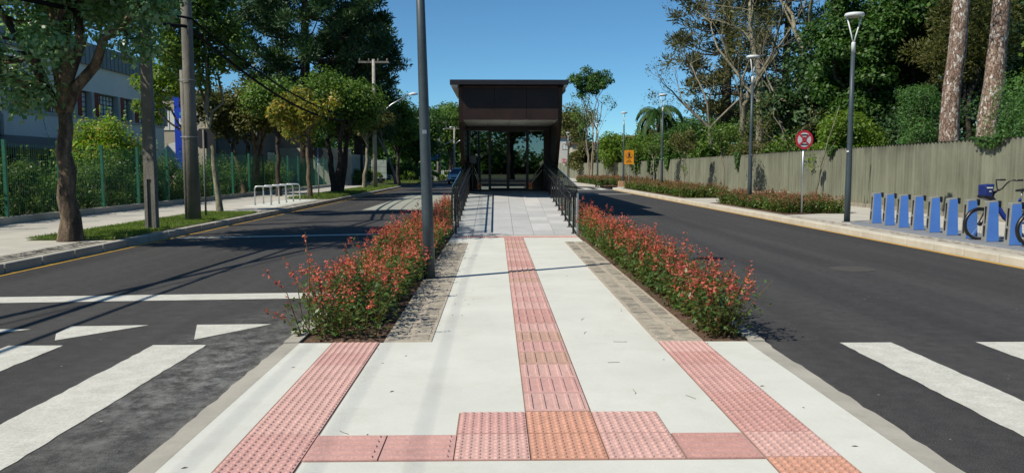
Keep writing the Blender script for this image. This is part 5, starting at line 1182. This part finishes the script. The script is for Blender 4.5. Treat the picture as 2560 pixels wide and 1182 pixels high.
araucaria('olive needled conifer with drooping limbs behind the second lamp post', (17.0, 60, 0), 19, .34, 3.6, 5.6, 231, 6, 10, 'conifers behind the wall', .42, 90, L_olive if False else leafmat('olive needles', [(.06, .075, .03), (.10, .11, .045), (.14, .13, .055)], .2), 'conifer_tree', .85)
araucaria('second olive conifer, closer to the pale trunks', (22.8, 64, 0), 20, .34, 3.2, 7.5, 232, 5, 8, 'conifers behind the wall', .42, 70, L_vdark, 'conifer_tree', .85)
tree('dark background tree behind the bare trunks', (24, 72, 0), 3, 9, 5.0, 44, 1.5, 300, .34, L_dark, M_barkd, .3, 233, G_R, zlo=1.5, fullness=.15)
tree('dark background tree behind the leafless twiggy tree', (19.5, 78, 0), 3, 7.2, 4.2, 40, 1.3, 300, .34, L_dark, M_barkd, .3, 234, G_R, zlo=1.5, fullness=.15)
tree('slim tall tree with bare lower stems and dark tufted top', (10.3, 88, 0), 5.6, 13.0, 2.7, 34, .62, 190, .24, L_dark, M_twig, .12, 235, G_R, stems=3, spread=.12, zlo=8.2, limbs=7, fullness=.1)
bare_tree('thin upright leafless stems below the slim tall tree', (10.6, 90, 0), 9.5, .10, 236, M_twig, .35, 5, L_mid, 1200, .24, fork=.36)
tree('loose drooping tree touching the right edge of the station', (9.3, 104, 0), 4, 10.5, 2.0, 18, .9, 160, .3, L_olive, M_twig, .12, 237, G_R, zlo=4.5)

# palm
pt = thing('palm_tree', 'palm tree with drooping feather fronds above the ribbed wall', 'palm tree', (13.9, 70, 0), 0, None); mb = MB(); mb.tube([(0, 0, 0), (.1, 0, 3), (.05, 0, 5.4)], [.2, .16, .13], 12); mb.build('trunk', M_bark, pt, True)
mb = MB(); mb.tube([(.05, 0, 5.3), (.05, 0, 6.3)], [.15, .08], 10); mb.build('crownshaft', mat('palm green', (.14, .22, .04), .5), pt, True)
rp = random.Random(6); rg = np.random.default_rng(6)
for k in range(15):
    a = k * 2.4; el = rp.uniform(.0, 1.25); L = rp.uniform(2.3, 3.0); P = []; p = Vector((.05, 0, 6.2)); d = Vector((math.cos(a) * math.cos(el), math.sin(a) * math.cos(el), math.sin(el)))
    for j in range(12): P.append(p.copy()); p = p + d * L / 11; d = (d + Vector((0, 0, -.27))).normalized()
    mb = MB(); mb.tube(P, [.03 * (1 - j / 13) + .004 for j in range(12)], 5); fr = mb.build('frond', M_bark if False else L_palm, pt)
    Q = []; A = []; Nn = []
    for j in range(1, 12):
        for q in range(5):
            u = q / 5; c = P[j - 1].lerp(P[j], u); ax = (P[j] - P[j - 1]).normalized(); side = ax.cross(Vector((0, 0, 1))).normalized()
            for s_ in (-1, 1):
                dd = (side * s_ * .8 + ax * .4 + Vector((0, 0, -1.1))).normalized(); Q.append(c + dd * .32); A.append(dd); Nn.append(ax.cross(dd).normalized())
    build_leaves('leaflets', leaf_mesh(np.array(Q), unit(np.array(Nn) + 0), .7, .085, rg, np.array(A), .05), L_palm, fr)

# creepers hanging down the wall
rv = random.Random(12); rg = np.random.default_rng(12)
for (y, w_, dr, lab) in ((43.5, .5, .9, 'short dark creeper hanging over the wall by the saplings'), (61, 1.0, .9, 'wide creeper hanging over the wall right of the orange sign'), (68, .5, 1.2, 'long pointed creeper on the wall beside the orange sign'), (90, 1.6, .6, 'creeper hanging over the far wall near the bend'), (31.5, .5, .35, 'small creeper tuft on the wall above the bare sapling'), (21.4, .8, .3, 'green creeper fringe on the wall top behind the docks')):
    xw = 13.33 - .5 * (y - 2) / 82 if y < 84 else 12.3; n = int(900 * w_ * dr) + 200
    u = rg.uniform(-1, 1, n); k = rg.uniform(0, 1, n) ** 1.5; P = np.stack([np.full(n, -.10) + rg.normal(size=n) * .04, u * w_ * (1 - k * .7), 0.12 - k * dr], 1)
    o = build_leaves('wall_creeper', leaf_mesh(P, unit(rg.normal(size=(n, 3)) * .5 + [-1, 0, .3]), .10 if y < 50 else .17, .6, rg), L_dark, None); o.location = (xw, y, 2.25); tag(o, lab, 'creeper', 'creepers on the ribbed wall')
# far woods closing the horizon on every side
rg = np.random.default_rng(77); V = []
for k in range(760):
    a = 2 * math.pi * k / 760; d = 185 + rg.uniform(-20, 30); hh = (8.2 if math.sin(a) < .02 else 3.6) + 1.2 * math.sin(a * 9) + rg.uniform(-1, 1.5)
    V.append(clump((math.sin(a) * d, 30 + math.cos(a) * d, hh), 2.8, 90, 1.1, .6, rg, .9))
    V.append(clump((math.sin(a) * d * .98, 30 + math.cos(a) * d * .98, 1.6), 2.6, 70, 1.7, .8, rg, .9))
    if math.sin(a) < .02: V.append(clump((math.sin(a) * d * .99, 30 + math.cos(a) * d * .99, 4.8), 2.8, 80, 1.5, .8, rg, .9))
tag(build_leaves('distant_woods', V, L_dark, None), 'low dark woods closing the horizon in the far distance', 'woods', kind='stuff')
# behind the photographer (seen in the station glass)
for i, (x, y, lab) in enumerate(((-9, -22, 'tree behind the viewpoint on the left side'), (10, -26, 'tree behind the viewpoint on the right side'), (2, -48, 'tree far behind the viewpoint closing the street'), (-5, -42, 'second tree far behind the viewpoint'), (-16, -34, 'tree behind the viewpoint beyond the left pavement'), (17, -36, 'tree behind the viewpoint beyond the right wall'), (9, -52, 'tree behind the viewpoint right of the street'), (-13, -55, 'tree behind the viewpoint left of the street'))): dup(BT, lab, (x, y, 0), i * 2., 1.35)
